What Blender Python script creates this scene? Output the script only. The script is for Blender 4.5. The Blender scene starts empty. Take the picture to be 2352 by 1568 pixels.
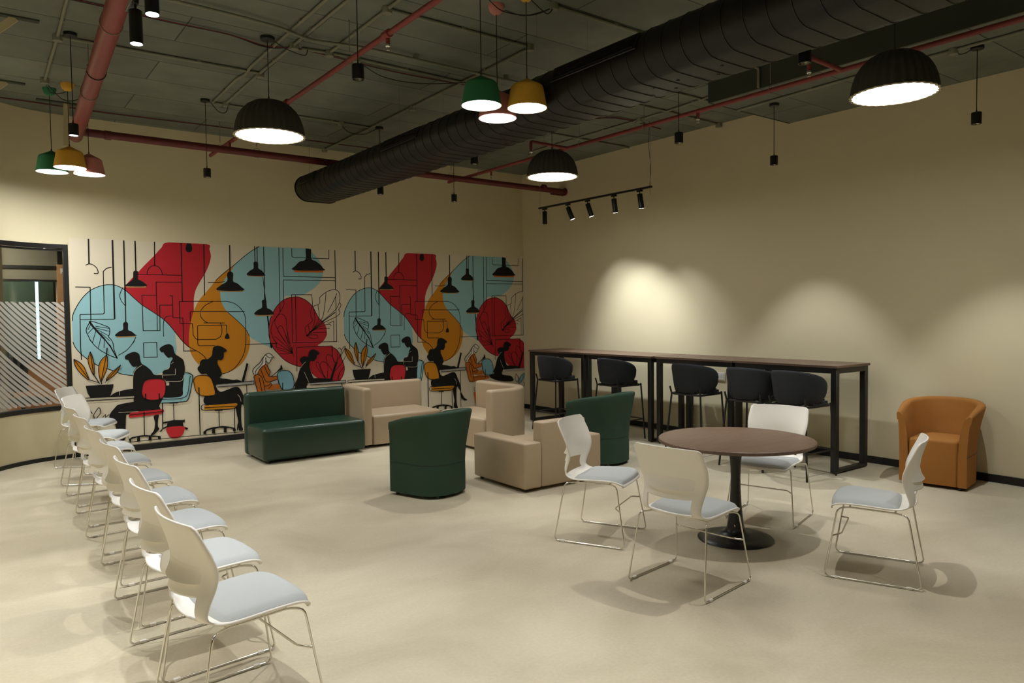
import bpy, bmesh, math, random
from mathutils import Vector, Matrix
random.seed(7)
S = bpy.context.scene
COL = S.collection
PI = math.pi

# ------------------------------------------------------------------ camera
CAM_H = 1.65
pitch, roll, yaw, FPX = 0.0387, -0.0119, 0.6411, 1678.3
fw = Vector((math.sin(yaw) * math.cos(pitch), math.cos(yaw) * math.cos(pitch), -math.sin(pitch)))
rt0 = Vector((math.cos(yaw), -math.sin(yaw), 0))
up0 = rt0.cross(fw)
rt = rt0 * math.cos(roll) + up0 * math.sin(roll)
upv = up0 * math.cos(roll) - rt0 * math.sin(roll)
cd = bpy.data.cameras.new('camera')
cd.sensor_width = 36.0
cd.lens = FPX / 2352 * 36.0
cd.clip_start = 0.05
cam = bpy.data.objects.new('camera', cd)
cam.matrix_world = Matrix(((rt.x, upv.x, -fw.x, 0), (rt.y, upv.y, -fw.y, 0), (rt.z, upv.z, -fw.z, CAM_H), (0, 0, 0, 1)))
COL.objects.link(cam)
S.camera = cam

# ------------------------------------------------------------------ world, exposure
W = bpy.data.worlds.new('world')
S.world = W
W.use_nodes = True
W.node_tree.nodes['Background'].inputs[0].default_value = (1, 0.95, 0.85, 1)
W.node_tree.nodes['Background'].inputs[1].default_value = 0.0
S.view_settings.view_transform = 'Standard'
S.view_settings.look = 'None'
S.view_settings.gamma = 1.0
S.view_settings.use_curve_mapping = False
S.view_settings.exposure = 0.05
S.cycles.max_bounces = 5
S.cycles.glossy_bounces = 3
S.cycles.transmission_bounces = 2
S.cycles.diffuse_bounces = 4
S.cycles.transparent_max_bounces = 10
S.cycles.use_adaptive_sampling = True
S.cycles.adaptive_threshold = 0.08
S.cycles.adaptive_min_samples = 16
S.cycles.sample_clamp_indirect = 4.0
S.cycles.caustics_reflective = False
S.cycles.caustics_refractive = False

WARM = (1.0, 0.985, 0.955)
COOL = (0.93, 0.975, 1.0)
P_DOME, P_FELT, P_DOWN, P_TRACK, P_WALLWASH = 8.0, 4.5, 98.0, 66.0, 108.0

def spot(name, loc, target, power, size=75, blend=0.6, radius=0.016, col=WARM):
    l = bpy.data.lights.new(name, 'SPOT')
    l.energy = power; l.color = col; l.spot_size = math.radians(size); l.spot_blend = blend; l.shadow_soft_size = radius
    o = bpy.data.objects.new(name, l); COL.objects.link(o); o.location = loc
    o.rotation_euler = (Vector(target) - Vector(loc)).to_track_quat('-Z', 'Y').to_euler()
    return o

def disc_light(name, loc, power, size, col=WARM, spread=180):
    l = bpy.data.lights.new(name, 'AREA')
    l.shape = 'DISK'; l.size = size; l.energy = power; l.color = col; l.spread = math.radians(spread)
    o = bpy.data.objects.new(name, l); COL.objects.link(o); o.location = loc
    return o

# lamps of the part of the hall behind the camera (same ceiling grid, outside the frame)
for x, y in ((2.13, 2.6), (2.13, -1.1)):
    disc_light('dome_light', (x, y, 3.17), P_DOME, 0.5)
for x, y, k in ((0.8, 2.6, 1.7), (2.1, 0.75, 1.5), (4.18, 0.75, .6), (0.8, 0.75, 1.6), (-1.2, 0.75, 1.6), (-1.2, 2.6, 2.0), (-1.0, 4.45, 2.0), (-.9, 6.3, 2.0)):
    spot('down_light', (x, y, 3.17), (x, y, 0), P_DOWN * k, 76, 0.5)

spot('track_light', (-.35, 8.85, 3.2), (.10, 9.75, 1.3), 180, 130, 0.8, .016, COOL)

# ------------------------------------------------------------------ helpers
def new_obj(name, me, parent=None):
    o = bpy.data.objects.new(name, me)
    COL.objects.link(o)
    if parent is not None: o.parent = parent
    return o

def empty(name, loc=(0, 0, 0), rz=0.0):
    o = bpy.data.objects.new(name, None)
    o.empty_display_size = 0.1
    COL.objects.link(o); o.location = loc; o.rotation_euler = (0, 0, rz)
    return o

def tag(o, label=None, cat=None, group=None, kind=None):
    if label: o['label'] = label
    if cat: o['category'] = cat
    if group: o['group'] = group
    if kind: o['kind'] = kind
    return o

def mesh(name, verts, faces, mat, parent=None, smooth=False, angle=None):
    me = bpy.data.meshes.new(name)
    me.from_pydata([tuple(v) for v in verts], [], faces)
    me.validate(); me.update()
    if mat: me.materials.append(mat)
    if smooth:
        if angle is None:
            me.polygons.foreach_set('use_smooth', [True] * len(me.polygons))
        else:
            me.shade_smooth() if hasattr(me, 'shade_smooth') else None
            me.set_sharp_from_angle(angle=math.radians(angle))
    return new_obj(name, me, parent)

def from_bm(name, bm, mat, parent=None, smooth=False, angle=None):
    bmesh.ops.recalc_face_normals(bm, faces=bm.faces)
    me = bpy.data.meshes.new(name)
    bm.to_mesh(me); bm.free()
    if mat: me.materials.append(mat)
    if smooth:
        me.polygons.foreach_set('use_smooth', [True] * len(me.polygons))
        if angle: me.set_sharp_from_angle(angle=math.radians(angle))
    return new_obj(name, me, parent)

def box(name, lo, hi, mat, parent=None, bev=0.0, seg=2):
    bm = bmesh.new()
    bmesh.ops.create_cube(bm, size=1.0)
    for v in bm.verts:
        v.co = Vector([lo[i] + (v.co[i] + 0.5) * (hi[i] - lo[i]) for i in range(3)])
    if bev > 0:
        bmesh.ops.bevel(bm, geom=list(bm.edges), offset=bev, segments=seg, profile=0.5, affect='EDGES')
    return from_bm(name, bm, mat, parent, smooth=bev > 0, angle=40 if seg < 3 else 60)

def fillet(pts, r, n=5, closed=False):
    pts = [Vector(p) for p in pts]
    out = []
    N = len(pts)
    for i, p in enumerate(pts):
        if not closed and (i == 0 or i == N - 1):
            out.append(p); continue
        a, b = pts[(i - 1) % N] - p, pts[(i + 1) % N] - p
        ra = min(r, a.length * 0.45, b.length * 0.45)
        pa, pb = p + a.normalized() * ra, p + b.normalized() * ra
        for k in range(n + 1):
            t = k / n
            out.append(pa * (1 - t) ** 2 + p * 2 * t * (1 - t) + pb * t * t)
    return out

def tube_data(pts, r, sides=8, closed=False):
    pts = [Vector(p) for p in pts]
    N = len(pts); V, F = [], []
    nrm = None; rings = []
    for i in range(N):
        if closed: t = pts[(i + 1) % N] - pts[(i - 1) % N]
        else: t = pts[min(i + 1, N - 1)] - pts[max(i - 1, 0)]
        t.normalize()
        if nrm is None:
            nrm = t.orthogonal().normalized()
        nrm = (nrm - t * nrm.dot(t))
        if nrm.length < 1e-6: nrm = t.orthogonal()
        nrm.normalize()
        bn = t.cross(nrm)
        rad = r[i] if isinstance(r, (list, tuple)) else r
        base = len(V)
        for k in range(sides):
            a = 2 * PI * k / sides
            V.append(pts[i] + nrm * (math.cos(a) * rad) + bn * (math.sin(a) * rad))
        rings.append(base)
    M = N if closed else N - 1
    for i in range(M):
        a, b = rings[i], rings[(i + 1) % N]
        for k in range(sides):
            k2 = (k + 1) % sides
            F.append((a + k, a + k2, b + k2, b + k))
    if not closed:
        F.append(tuple(reversed(range(rings[0], rings[0] + sides))))
        F.append(tuple(range(rings[-1], rings[-1] + sides)))
    return V, F

def tube(name, pts, r, mat, parent=None, sides=8, closed=False):
    V, F = tube_data(pts, r, sides, closed)
    return mesh(name, V, F, mat, parent, smooth=True, angle=50)

def tubes(name, paths, mat, parent=None, sides=8):
    V, F = [], []
    for pts, r, closed in paths:
        v, f = tube_data(pts, r, sides, closed)
        b = len(V); V += v; F += [tuple(i + b for i in q) for q in f]
    return mesh(name, V, F, mat, parent, smooth=True, angle=50)

def lathe(name, prof, mat, parent=None, n=32, loc=(0, 0, 0), angle=40, mod=None, close=False, cap=True):
    V, F = [], []
    for r, z in prof:
        for k in range(n):
            a = 2 * PI * k / n
            rr = r if mod is None else mod(r, z, a)
            V.append((loc[0] + rr * math.cos(a), loc[1] + rr * math.sin(a), loc[2] + z))
    m = len(prof)
    for i in range(m - 1 if not close else m):
        j = (i + 1) % m
        for k in range(n):
            k2 = (k + 1) % n
            F.append((i * n + k, i * n + k2, j * n + k2, j * n + k))
    if not close and cap:
        if prof[0][0] > 1e-6: F.append(tuple(reversed(range(n))))
        if prof[-1][0] > 1e-6: F.append(tuple(range((m - 1) * n, m * n)))
    o = mesh(name, V, F, mat, parent, smooth=True, angle=angle)
    return o

def cyl(name, p0, p1, r, mat, parent=None, sides=16):
    return tube(name, [p0, p1], r, mat, parent, sides)

def catmull(pts, n=5, closed=False):
    N = len(pts); out = []
    rng = range(N) if closed else range(N - 1)
    for i in rng:
        p0 = pts[(i - 1) % N] if closed or i > 0 else pts[i]
        p1 = pts[i]; p2 = pts[(i + 1) % N]
        p3 = pts[(i + 2) % N] if closed or i + 2 < N else pts[(i + 1) % N]
        for k in range(n):
            t = k / n
            out.append(tuple(0.5 * ((2 * b) + (-a + c) * t + (2 * a - 5 * b + 4 * c - d) * t * t + (-a + 3 * b - 3 * c + d) * t ** 3)
                             for a, b, c, d in zip(p0, p1, p2, p3)))
    if not closed: out.append(tuple(pts[-1]))
    return out

def copy_tree(o, parent=None):
    c = o.copy(); COL.objects.link(c)
    if parent is not None: c.parent = parent
    for ch in list(o.children): copy_tree(ch, c)
    return c

# ------------------------------------------------------------------ materials
def srgb(r, g, b):
    f = lambda c: c / 12.92 if c <= 0.04045 else ((c + 0.055) / 1.055) ** 2.4
    return (f(r / 255), f(g / 255), f(b / 255), 1.0)

def mat(name, col, rough=0.5, metal=0.0, noise=0.0, scale=20.0, bump=0.0, bscale=None, spec=0.5, coat=0.0):
    m = bpy.data.materials.new(name); m.use_nodes = True
    nt = m.node_tree; b = nt.nodes['Principled BSDF']
    b.inputs['Roughness'].default_value = rough
    b.inputs['Metallic'].default_value = metal
    b.inputs['Specular IOR Level'].default_value = spec
    if coat: b.inputs['Coat Weight'].default_value = coat
    if noise > 0 or bump > 0:
        tc = nt.nodes.new('ShaderNodeTexCoord')
        nz = nt.nodes.new('ShaderNodeTexNoise')
        nz.inputs['Scale'].default_value = scale; nz.inputs['Detail'].default_value = 5
        nt.links.new(tc.outputs['Object'], nz.inputs['Vector'])
    if noise > 0:
        mx = nt.nodes.new('ShaderNodeMix'); mx.data_type = 'RGBA'
        mx.inputs[6].default_value = tuple(c * (1 - noise) for c in col[:3]) + (1,)
        mx.inputs[7].default_value = tuple(min(1, c * (1 + noise)) for c in col[:3]) + (1,)
        nt.links.new(nz.outputs['Fac'], mx.inputs[0]); nt.links.new(mx.outputs[2], b.inputs['Base Color'])
    else:
        b.inputs['Base Color'].default_value = col
    if bump > 0:
        bp = nt.nodes.new('ShaderNodeBump'); bp.inputs['Strength'].default_value = bump; bp.inputs['Distance'].default_value = 0.01
        if bscale:
            n2 = nt.nodes.new('ShaderNodeTexNoise'); n2.inputs['Scale'].default_value = bscale; n2.inputs['Detail'].default_value = 4
            nt.links.new(tc.outputs['Object'], n2.inputs['Vector']); nt.links.new(n2.outputs['Fac'], bp.inputs['Height'])
        else:
            nt.links.new(nz.outputs['Fac'], bp.inputs['Height'])
        nt.links.new(bp.outputs['Normal'], b.inputs['Normal'])
    return m

def emit(name, col, strength):
    m = bpy.data.materials.new(name); m.use_nodes = True
    nt = m.node_tree; nt.nodes.remove(nt.nodes['Principled BSDF'])
    e = nt.nodes.new('ShaderNodeEmission'); e.inputs[0].default_value = (*col, 1); e.inputs[1].default_value = strength
    nt.links.new(e.outputs[0], nt.nodes['Material Output'].inputs[0])
    return m

def floor_mat():
    m = bpy.data.materials.new('microcement'); m.use_nodes = True
    nt = m.node_tree; b = nt.nodes['Principled BSDF']; N = nt.nodes.new; L = nt.links.new
    tc = N('ShaderNodeTexCoord')
    mp = N('ShaderNodeMapping'); mp.inputs['Rotation'].default_value = (0, 0, 0.5); mp.inputs['Scale'].default_value = (0.9, 1.25, 1)
    L(tc.outputs['Object'], mp.inputs['Vector'])
    n1 = N('ShaderNodeTexNoise'); n1.inputs['Scale'].default_value = 1.1; n1.inputs['Detail'].default_value = 7; n1.inputs['Distortion'].default_value = 0.7; n1.inputs['Roughness'].default_value = 0.62
    L(mp.outputs[0], n1.inputs['Vector'])
    r1 = N('ShaderNodeValToRGB')
    r1.color_ramp.elements[0].position = 0.28; r1.color_ramp.elements[0].color = srgb(180, 169, 144)
    r1.color_ramp.elements[1].position = 0.72; r1.color_ramp.elements[1].color = srgb(205, 195, 171)
    L(n1.outputs['Fac'], r1.inputs[0])
    n2 = N('ShaderNodeTexNoise'); n2.inputs['Scale'].default_value = 55; n2.inputs['Detail'].default_value = 4
    L(tc.outputs['Object'], n2.inputs['Vector'])
    mx = N('ShaderNodeMix'); mx.data_type = 'RGBA'; mx.blend_type = 'OVERLAY'; mx.inputs[0].default_value = 0.12
    L(r1.outputs[0], mx.inputs[6]); L(n2.outputs['Fac'], mx.inputs[7]); L(mx.outputs[2], b.inputs['Base Color'])
    rr = N('ShaderNodeMapRange'); rr.inputs[3].default_value = 0.34; rr.inputs[4].default_value = 0.55
    L(n1.outputs['Fac'], rr.inputs[0]); L(rr.outputs[0], b.inputs['Roughness'])
    b.inputs['Specular IOR Level'].default_value = 0.35
    return m

def ceiling_mat():
    m = bpy.data.materials.new('painted_slab'); m.use_nodes = True
    nt = m.node_tree; b = nt.nodes['Principled BSDF']; N = nt.nodes.new; L = nt.links.new
    tc = N('ShaderNodeTexCoord')
    br = N('ShaderNodeTexBrick'); br.offset = 0.37
    br.inputs['Scale'].default_value = 1.0; br.inputs['Brick Width'].default_value = 2.4; br.inputs['Row Height'].default_value = 0.62
    br.inputs['Mortar Size'].default_value = 0.006; br.inputs['Mortar Smooth'].default_value = 0.3
    br.inputs[1].default_value = srgb(104, 108, 98); br.inputs[2].default_value = srgb(120, 124, 113); br.inputs[3].default_value = srgb(58, 59, 53)
    L(tc.outputs['Object'], br.inputs['Vector'])
    nz = N('ShaderNodeTexNoise'); nz.inputs['Scale'].default_value = 3; nz.inputs['Detail'].default_value = 8
    L(tc.outputs['Object'], nz.inputs['Vector'])
    mx = N('ShaderNodeMix'); mx.data_type = 'RGBA'; mx.blend_type = 'OVERLAY'; mx.inputs[0].default_value = 0.35
    L(br.outputs['Color'], mx.inputs[6]); L(nz.outputs['Fac'], mx.inputs[7]); L(mx.outputs[2], b.inputs['Base Color'])
    b.inputs['Roughness'].default_value = 0.8
    bp = N('ShaderNodeBump'); bp.inputs['Strength'].default_value = 0.4; bp.inputs['Distance'].default_value = 0.02
    ad = N('ShaderNodeMath'); ad.operation = 'MULTIPLY_ADD'; ad.inputs[1].default_value = -1.0
    L(br.outputs['Fac'], ad.inputs[0]); L(nz.outputs['Fac'], ad.inputs[2]); L(ad.outputs[0], bp.inputs['Height']); L(bp.outputs[0], b.inputs['Normal'])
    return m

def wood_mat(name, c1, c2, scale=(2, 30, 30), rough=0.45):
    m = bpy.data.materials.new(name); m.use_nodes = True
    nt = m.node_tree; b = nt.nodes['Principled BSDF']; N = nt.nodes.new; L = nt.links.new
    tc = N('ShaderNodeTexCoord'); mp = N('ShaderNodeMapping'); mp.inputs['Scale'].default_value = scale
    L(tc.outputs['Object'], mp.inputs[0])
    nz = N('ShaderNodeTexNoise'); nz.inputs['Scale'].default_value = 2.5; nz.inputs['Detail'].default_value = 6; nz.inputs['Distortion'].default_value = 0.4
    L(mp.outputs[0], nz.inputs['Vector'])
    r = N('ShaderNodeValToRGB'); r.color_ramp.elements[0].position = 0.3; r.color_ramp.elements[1].position = 0.7
    r.color_ramp.elements[0].color = c1; r.color_ramp.elements[1].color = c2
    L(nz.outputs['Fac'], r.inputs[0]); L(r.outputs[0], b.inputs['Base Color'])
    b.inputs['Roughness'].default_value = rough
    return m

def film_mat(name, opacity, col):
    m = bpy.data.materials.new(name); m.use_nodes = True
    nt = m.node_tree; b = nt.nodes['Principled BSDF']
    b.inputs['Base Color'].default_value = col; b.inputs['Roughness'].default_value = 0.6
    b.inputs['Alpha'].default_value = opacity
    return m

def glass_mat(name, col, opacity, rough=0.03):
    m = bpy.data.materials.new(name); m.use_nodes = True
    nt = m.node_tree; N = nt.nodes.new; L = nt.links.new
    nt.nodes.remove(nt.nodes['Principled BSDF'])
    t = N('ShaderNodeBsdfTransparent'); t.inputs[0].default_value = col
    g = N('ShaderNodeBsdfGlossy'); g.inputs['Roughness'].default_value = rough
    f = N('ShaderNodeFresnel'); f.inputs[0].default_value = 1.45
    x = N('ShaderNodeMixShader'); L(f.outputs[0], x.inputs[0]); L(t.outputs[0], x.inputs[1]); L(g.outputs[0], x.inputs[2])
    L(x.outputs[0], nt.nodes['Material Output'].inputs[0])
    return m

M = {}
M['wall'] = mat('cream_paint', srgb(219, 208, 174), 0.75, noise=0.03, scale=2.0, bump=0.05, bscale=60)
M['floor'] = floor_mat()
M['ceil'] = ceiling_mat()
M['beam'] = mat('beam_paint', srgb(60, 64, 52), 0.85, noise=0.15, scale=4, bump=0.3, bscale=9)
M['black_trim'] = mat('black_trim', srgb(22, 21, 20), 0.5)
M['white_plastic'] = mat('white_plastic', srgb(243, 239, 230), 0.38, noise=0.01, scale=3)
M['pad'] = mat('grey_fabric', srgb(177, 180, 179), 0.9, noise=0.06, scale=260, bump=0.15)
M['chrome'] = mat('chrome', srgb(224, 221, 213), 0.16, metal=1.0)
M['clip'] = mat('clear_clip', srgb(225, 222, 212), 0.3)
M['green_leather'] = mat('green_leather', srgb(28, 55, 40), 0.34, noise=0.06, scale=8, bump=0.06, bscale=300)
M['green_fabric'] = mat('green_fabric', srgb(36, 64, 46), 0.85, noise=0.1, scale=200, bump=0.2)
M['beige_leather'] = mat('beige_leather', srgb(176, 157, 130), 0.42, noise=0.04, scale=6, bump=0.06, bscale=260)
M['orange_fabric'] = mat('orange_fabric', srgb(165, 108, 42), 0.85, noise=0.08, scale=220, bump=0.2)
M['dark_fabric'] = mat('dark_fabric', srgb(31, 34, 37), 0.9, noise=0.1, scale=240, bump=0.2)
M['black_metal'] = mat('black_metal', srgb(24, 23, 22), 0.42)
M['black_satin'] = mat('black_satin', srgb(20, 20, 19), 0.35, noise=0.1, scale=12)
M['walnut'] = wood_mat('walnut_laminate', srgb(98, 76, 62), srgb(122, 97, 80), (1.5, 22, 22))
M['oak'] = wood_mat('oak_laminate', srgb(176, 128, 88), srgb(206, 160, 116), (3, 3, 60))
M['red_pipe'] = mat('red_pipe_paint', srgb(130, 54, 50), 0.55, noise=0.12, scale=15)
M['dark_red_pipe'] = mat('dark_red_pipe_paint', srgb(96, 32, 31), 0.5, noise=0.12, scale=15)
M['conduit'] = mat('grey_conduit', srgb(126, 126, 108), 0.6, noise=0.15, scale=12)
M['duct'] = mat('black_duct', srgb(20, 19, 17), 0.42, noise=0.1, scale=6, spec=.3)
M['duct_rib'] = mat('duct_rib', srgb(16, 15, 14), 0.45)
M['dome'] = mat('charcoal_dome', srgb(58, 56, 48), 0.7, noise=0.12, scale=30)
M['dome_rim'] = mat('dome_rim', srgb(190, 178, 150), 0.6)
M['shade_white'] = mat('shade_inside', srgb(240, 238, 230), 0.6)
M['felt_green'] = mat('green_shade', srgb(40, 116, 76), 0.8, noise=0.08, scale=60)
M['felt_yellow'] = mat('yellow_shade', srgb(220, 170, 58), 0.8, noise=0.08, scale=60)
M['felt_pink'] = mat('pink_shade', srgb(198, 128, 120), 0.8, noise=0.08, scale=60)
M['glow'] = emit('lit_diffuser', (1.0, 0.98, 0.93), 9.0)
M['glow_small'] = emit('lit_lens', (1.0, 0.98, 0.94), 14.0)
M['lens_dim'] = mat('downlight_reflector', srgb(150, 148, 140), 0.2, metal=1.0)
M['socket'] = mat('socket_white', srgb(228, 224, 212), 0.4)
M['dark'] = mat('dark_plastic', srgb(15, 15, 15), 0.5)
M['cable'] = mat('black_cable', srgb(26, 24, 22), 0.6)
M['cable_red'] = mat('red_cable', srgb(140, 40, 45), 0.6)
M['strap'] = mat('cream_strap', srgb(206, 192, 154), 0.7)
M['glass'] = glass_mat('window_glass', (0.93, 0.95, 0.92, 1), 0.1)
M['film'] = film_mat('frosted_film', 0.6, srgb(228, 224, 214))
M['green_glass'] = mat('dark_green_glass', srgb(72, 92, 78), 0.15)
M['bulkhead'] = mat('bulkhead_paint', srgb(122, 115, 96), 0.8)
M['led'] = emit('led_strip', (0.62, 0.92, 1.0), 2.2)
# printed inks of the mural
INK = {'red': srgb(186, 34, 44), 'red2': srgb(200, 42, 50), 'blue': srgb(150, 196, 202), 'blue2': srgb(128, 178, 194), 'orange': srgb(206, 134, 26),
       'orange2': srgb(196, 110, 40), 'rust': srgb(194, 108, 34), 'black': srgb(16, 15, 13), 'tan': srgb(176, 136, 78), 'grey': srgb(176, 172, 170),
       'cream': srgb(220, 210, 186), 'white': srgb(226, 220, 204), 'paper': srgb(222, 211, 186)}
MI = {k: mat('print_' + k, v, 0.6, spec=0.3) for k, v in INK.items()}

# ------------------------------------------------------------------ the room
YB, XR, HC, HC2 = 10.026, 7.741, 4.019, 3.814
XL, YF = -2.6, -3.6
def struct(o): return tag(o, kind='structure')

struct(box('floor', (XL - .1, YF - .1, -.12), (XR + .1, YB, 0), M['floor']))
struct(box('ceiling', (XL - .1, YF - .1, HC), (XR + .1, YB + .1, HC + .15), M['ceil']))
struct(box('wall_back', (0.985, YB, 0), (XR + .1, YB + .12, HC), M['wall']))
struct(box('wall_right', (XR, YF, 0), (XR + .12, YB, HC), M['wall']))
struct(box('wall_front', (XL, YF - .12, 0), (XR + .12, YF, HC), M['wall']))
struct(box('wall_side', (XL - .12, YF, 0), (XL, 6.0, HC), M['wall']))
low = struct(box('ceiling_low', (6.29, YF, HC2), (XR, 4.92, HC), M['ceil']))
box('beam_face', (6.27, YF, HC2 - .004), (6.29, 4.92, HC), M['beam'], low)
box('beam_end', (6.27, 4.92, HC2 - .004), (XR, 4.935, HC), M['beam'], low)
struct(box('trim_5', (XR - .0006, 3.526, .075), (XR + .01, 3.5295, HC2), M['wall']))
struct(box('baseboard_right', (XR - .014, YF, 0), (XR, YB, .075), M['black_trim'], bev=.002, seg=1))
struct(box('baseboard_back', (1.0, YB - .014, 0), (XR - .014, YB, .075), M['black_trim'], bev=.002, seg=1))

# curved corner wall at the left end, with the glazed opening
AR, PHI, CX0 = 0.95, 0.9, 0.985
def curve(s, off=0.0):
    """point on the wall face at arc length s from the mural edge, pushed off towards the room"""
    if s <= AR * PHI:
        p = s / AR; q = Vector((CX0 - AR * math.sin(p), YB - AR * (1 - math.cos(p))))
    else:
        p = PHI; q = Vector((CX0 - AR * math.sin(p), YB - AR * (1 - math.cos(p)))) + Vector((-math.cos(p), -math.sin(p))) * (s - AR * PHI)
    n = Vector((math.sin(p), -math.cos(p)))
    return q + n * off
SEND = 4.4
WIN0, WIN1, WZ0, WZ1 = 0.004, 1.9, 0.575, 2.515
def curved_slab(name, s0, s1, z0, z1, o0, o1, m, parent=None):
    n = max(2, int((s1 - s0) / 0.06) + 1)
    V, F = [], []
    for i in range(n + 1):
        s = s0 + (s1 - s0) * i / n
        a, b = curve(s, o1), curve(s, o0)
        V += [(a.x, a.y, z0), (a.x, a.y, z1), (b.x, b.y, z1), (b.x, b.y, z0)]
    for i in range(n):
        k = i * 4
        for j in range(4):
            j2 = (j + 1) % 4
            F.append((k + j, k + 4 + j, k + 4 + j2, k + j2))
    F.append((0, 1, 2, 3)); F.append(tuple(n * 4 + j for j in (3, 2, 1, 0)))
    return mesh(name, V, F, m, parent, smooth=True, angle=30)
wl = struct(curved_slab('wall_left', 0, SEND, 0, WZ0, -.12, 0, M['wall']))
curved_slab('upper_wall', 0, SEND, WZ1, HC, -.12, 0, M['wall'], wl)
curved_slab('pier', WIN1, SEND, WZ0, WZ1, -.12, 0, M['wall'], wl)
e = curve(SEND)
struct(box('wall_side_return', (XL - .12, 6.0, 0), (e.x + .05, e.y + .02, HC), M['wall'])) if e.y > 6.1 else None
struct(curved_slab('baseboard_left', 0.0, SEND, 0, .045, 0, .012, M['black_trim']))
struct(box('trim_1', (0.985, YB - .014, 0), (0.999, YB - .0002, WZ0 + .03), M['black_trim']))

win = struct(empty('window_1', (0, 0, 0)))
curved_slab('window_frame', WIN0, WIN1, WZ0, WZ0 + .05, -.07, .006, M['black_metal'], win)
curved_slab('window_frame', WIN0, WIN1, WZ1 - .045, WZ1, -.07, .006, M['black_metal'], win)
curved_slab('window_frame', WIN0, WIN0 + .045, WZ0 + .05, WZ1 - .045, -.07, .006, M['black_metal'], win)
curved_slab('window_frame', WIN0 + .05, WIN1, WZ1 - .075, WZ1 - .055, -.06, -.02, M['black_metal'], win)
curved_slab('window_trim', WIN0 - .006, WIN1, WZ1 + .001, WZ1 + .035, 0.001, .004, M['wall'], win)
pane = curved_slab('pane', WIN0 + .04, WIN1, WZ0 + .045, WZ1 - .04, -.036, -.030, M['glass'], win)
# frosted diagonal stripes stuck on the glass
FZ0, FZ1, SL, PER, GAP = WZ0 + .075, 1.845, 0.92, 0.0665, 0.0185
def stripe(c0, c1):
    """band c0 <= z - SL*s <= c1 clipped to the film area"""
    V, F = [], []; prev = False
    n = 60; s0, s1 = WIN0 + .05, WIN1
    for i in range(n + 1):
        s = s0 + (s1 - s0) * i / n
        lo, hi = max(FZ0, c0 + SL * s), min(FZ1, c1 + SL * s)
        if hi - lo > 1e-4:
            a = curve(s, -.027)
            V += [(a.x, a.y, lo), (a.x, a.y, hi)]
            k = len(V)
            if prev: F.append((k - 4, k - 3, k - 1, k - 2))
            prev = True
        else:
            if prev: break
    return V, F
c = FZ0 - SL * WIN1
while c < FZ1:
    w = PER - GAP
    if abs(c - .66) < 0.034: c += PER * .75
    V, F = stripe(c, c + w)
    if F: mesh('frosted_stripe', V, F, M['film'], pane)
    c += PER

# the corridor seen through the glass
struct(box('floor_corridor', (-4, YB + .0, -.14), (4, 14.2, -.02), M['oak']))
struct(box('ceiling_corridor', (-4, YB + .12, 3.0), (4, 14.2, 3.1), M['bulkhead']))
wc = struct(box('wall_corridor', (-4, 13.6, 1.0), (4, 13.7, 3.0), M['green_glass']))
struct(box('wall_corridor_side', (2.6, YB + .12, 0), (2.7, 13.6, 3.0), M['bulkhead']))
struct(box('wall_corridor_end', (-4, 9.0, 0), (-3.9, 13.6, 3.0), M['bulkhead']))
tr = struct(box('trim_2', (-4, 13.40, 0), (2.6, 13.6, 1.0), M['oak']))
box('ledge', (-4, 13.36, 1.0), (2.6, 13.6, 1.03), M['black_metal'], tr)
bh = struct(box('trim_3', (-4, 12.3, 2.20), (1.06, 12.5, 2.36), M['bulkhead']))
box('bulkhead_upper', (-4, 12.32, 2.40), (1.6, 12.5, 3.0), M['bulkhead'], bh)
box('dark_rail', (-4, 12.28, 2.355), (1.06, 12.5, 2.40), M['black_metal'], bh)
box('dark_rail', (-4, 12.28, 2.18), (1.06, 12.5, 2.205), M['black_metal'], bh)
box('dark_rail', (1.075, 12.27, 2.42), (1.115, 12.33, 2.9), M['black_metal'], bh)
pil = struct(box('trim_4', (1.06, 12.25, -.02), (1.75, 12.5, 2.42), M['oak']))
pl = box('number_plate', (1.105, 12.243, 2.29), (1.14, 12.25, 2.365), M['socket'], pil, bev=.002, seg=1)
box('plate_mark', (1.12, 12.2415, 2.302), (1.13, 12.243, 2.312), M['dark'], pl)
led = tag(box('led_strip', (0.865, 13.36, 1.03), (0.905, 13.385, 2.32), M['led']), 'cyan lit vertical light strip behind the frosted window', 'light')
box('strip_housing', (0.86, 13.385, 1.03), (0.91, 13.40, 2.33), M['black_metal'], led)
gl = tag(box('glass_joint', (1.12, 13.57, 1.03), (1.13, 13.6, 2.4), M['black_metal']), kind='structure')
disc_light('corridor_fill', (0.2, 11.6, 2.9), 30, 0.6, (1, .95, .86))  # unseen fill, added to brighten the corridor
disc_light('corridor_fill', (0.2, 12.95, 2.9), 26, 0.6, (1, .95, .86))  # second unseen fill, added to light the wood panel
# dark office chair behind the glass
oc = tag(empty('office_chair', (0.62, 12.6, 0), 0.5), 'dark office chair beyond the frosted glass, in front of the wooden panel', 'chair')
box('seat', (-.24, -.24, .44), (.24, .24, .51), M['dark_fabric'], oc, bev=.03, seg=3)
box('backrest', (-.22, .2, .58), (.22, .26, 1.12), M['dark_fabric'], oc, bev=.028, seg=3)
cyl('gas_lift', (0, 0, .08), (0, 0, .44), .025, M['black_metal'], oc)
tubes('star_base', [([(0, 0, .1), (.27 * math.cos(a), .27 * math.sin(a), .05)], .018, False) for a in [k * 2 * PI / 5 for k in range(5)]], M['black_metal'], oc)
tube('back_post', [(0, .1, .45), (0, .25, .5), (0, .25, .7)], .02, M['black_metal'], oc)

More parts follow.
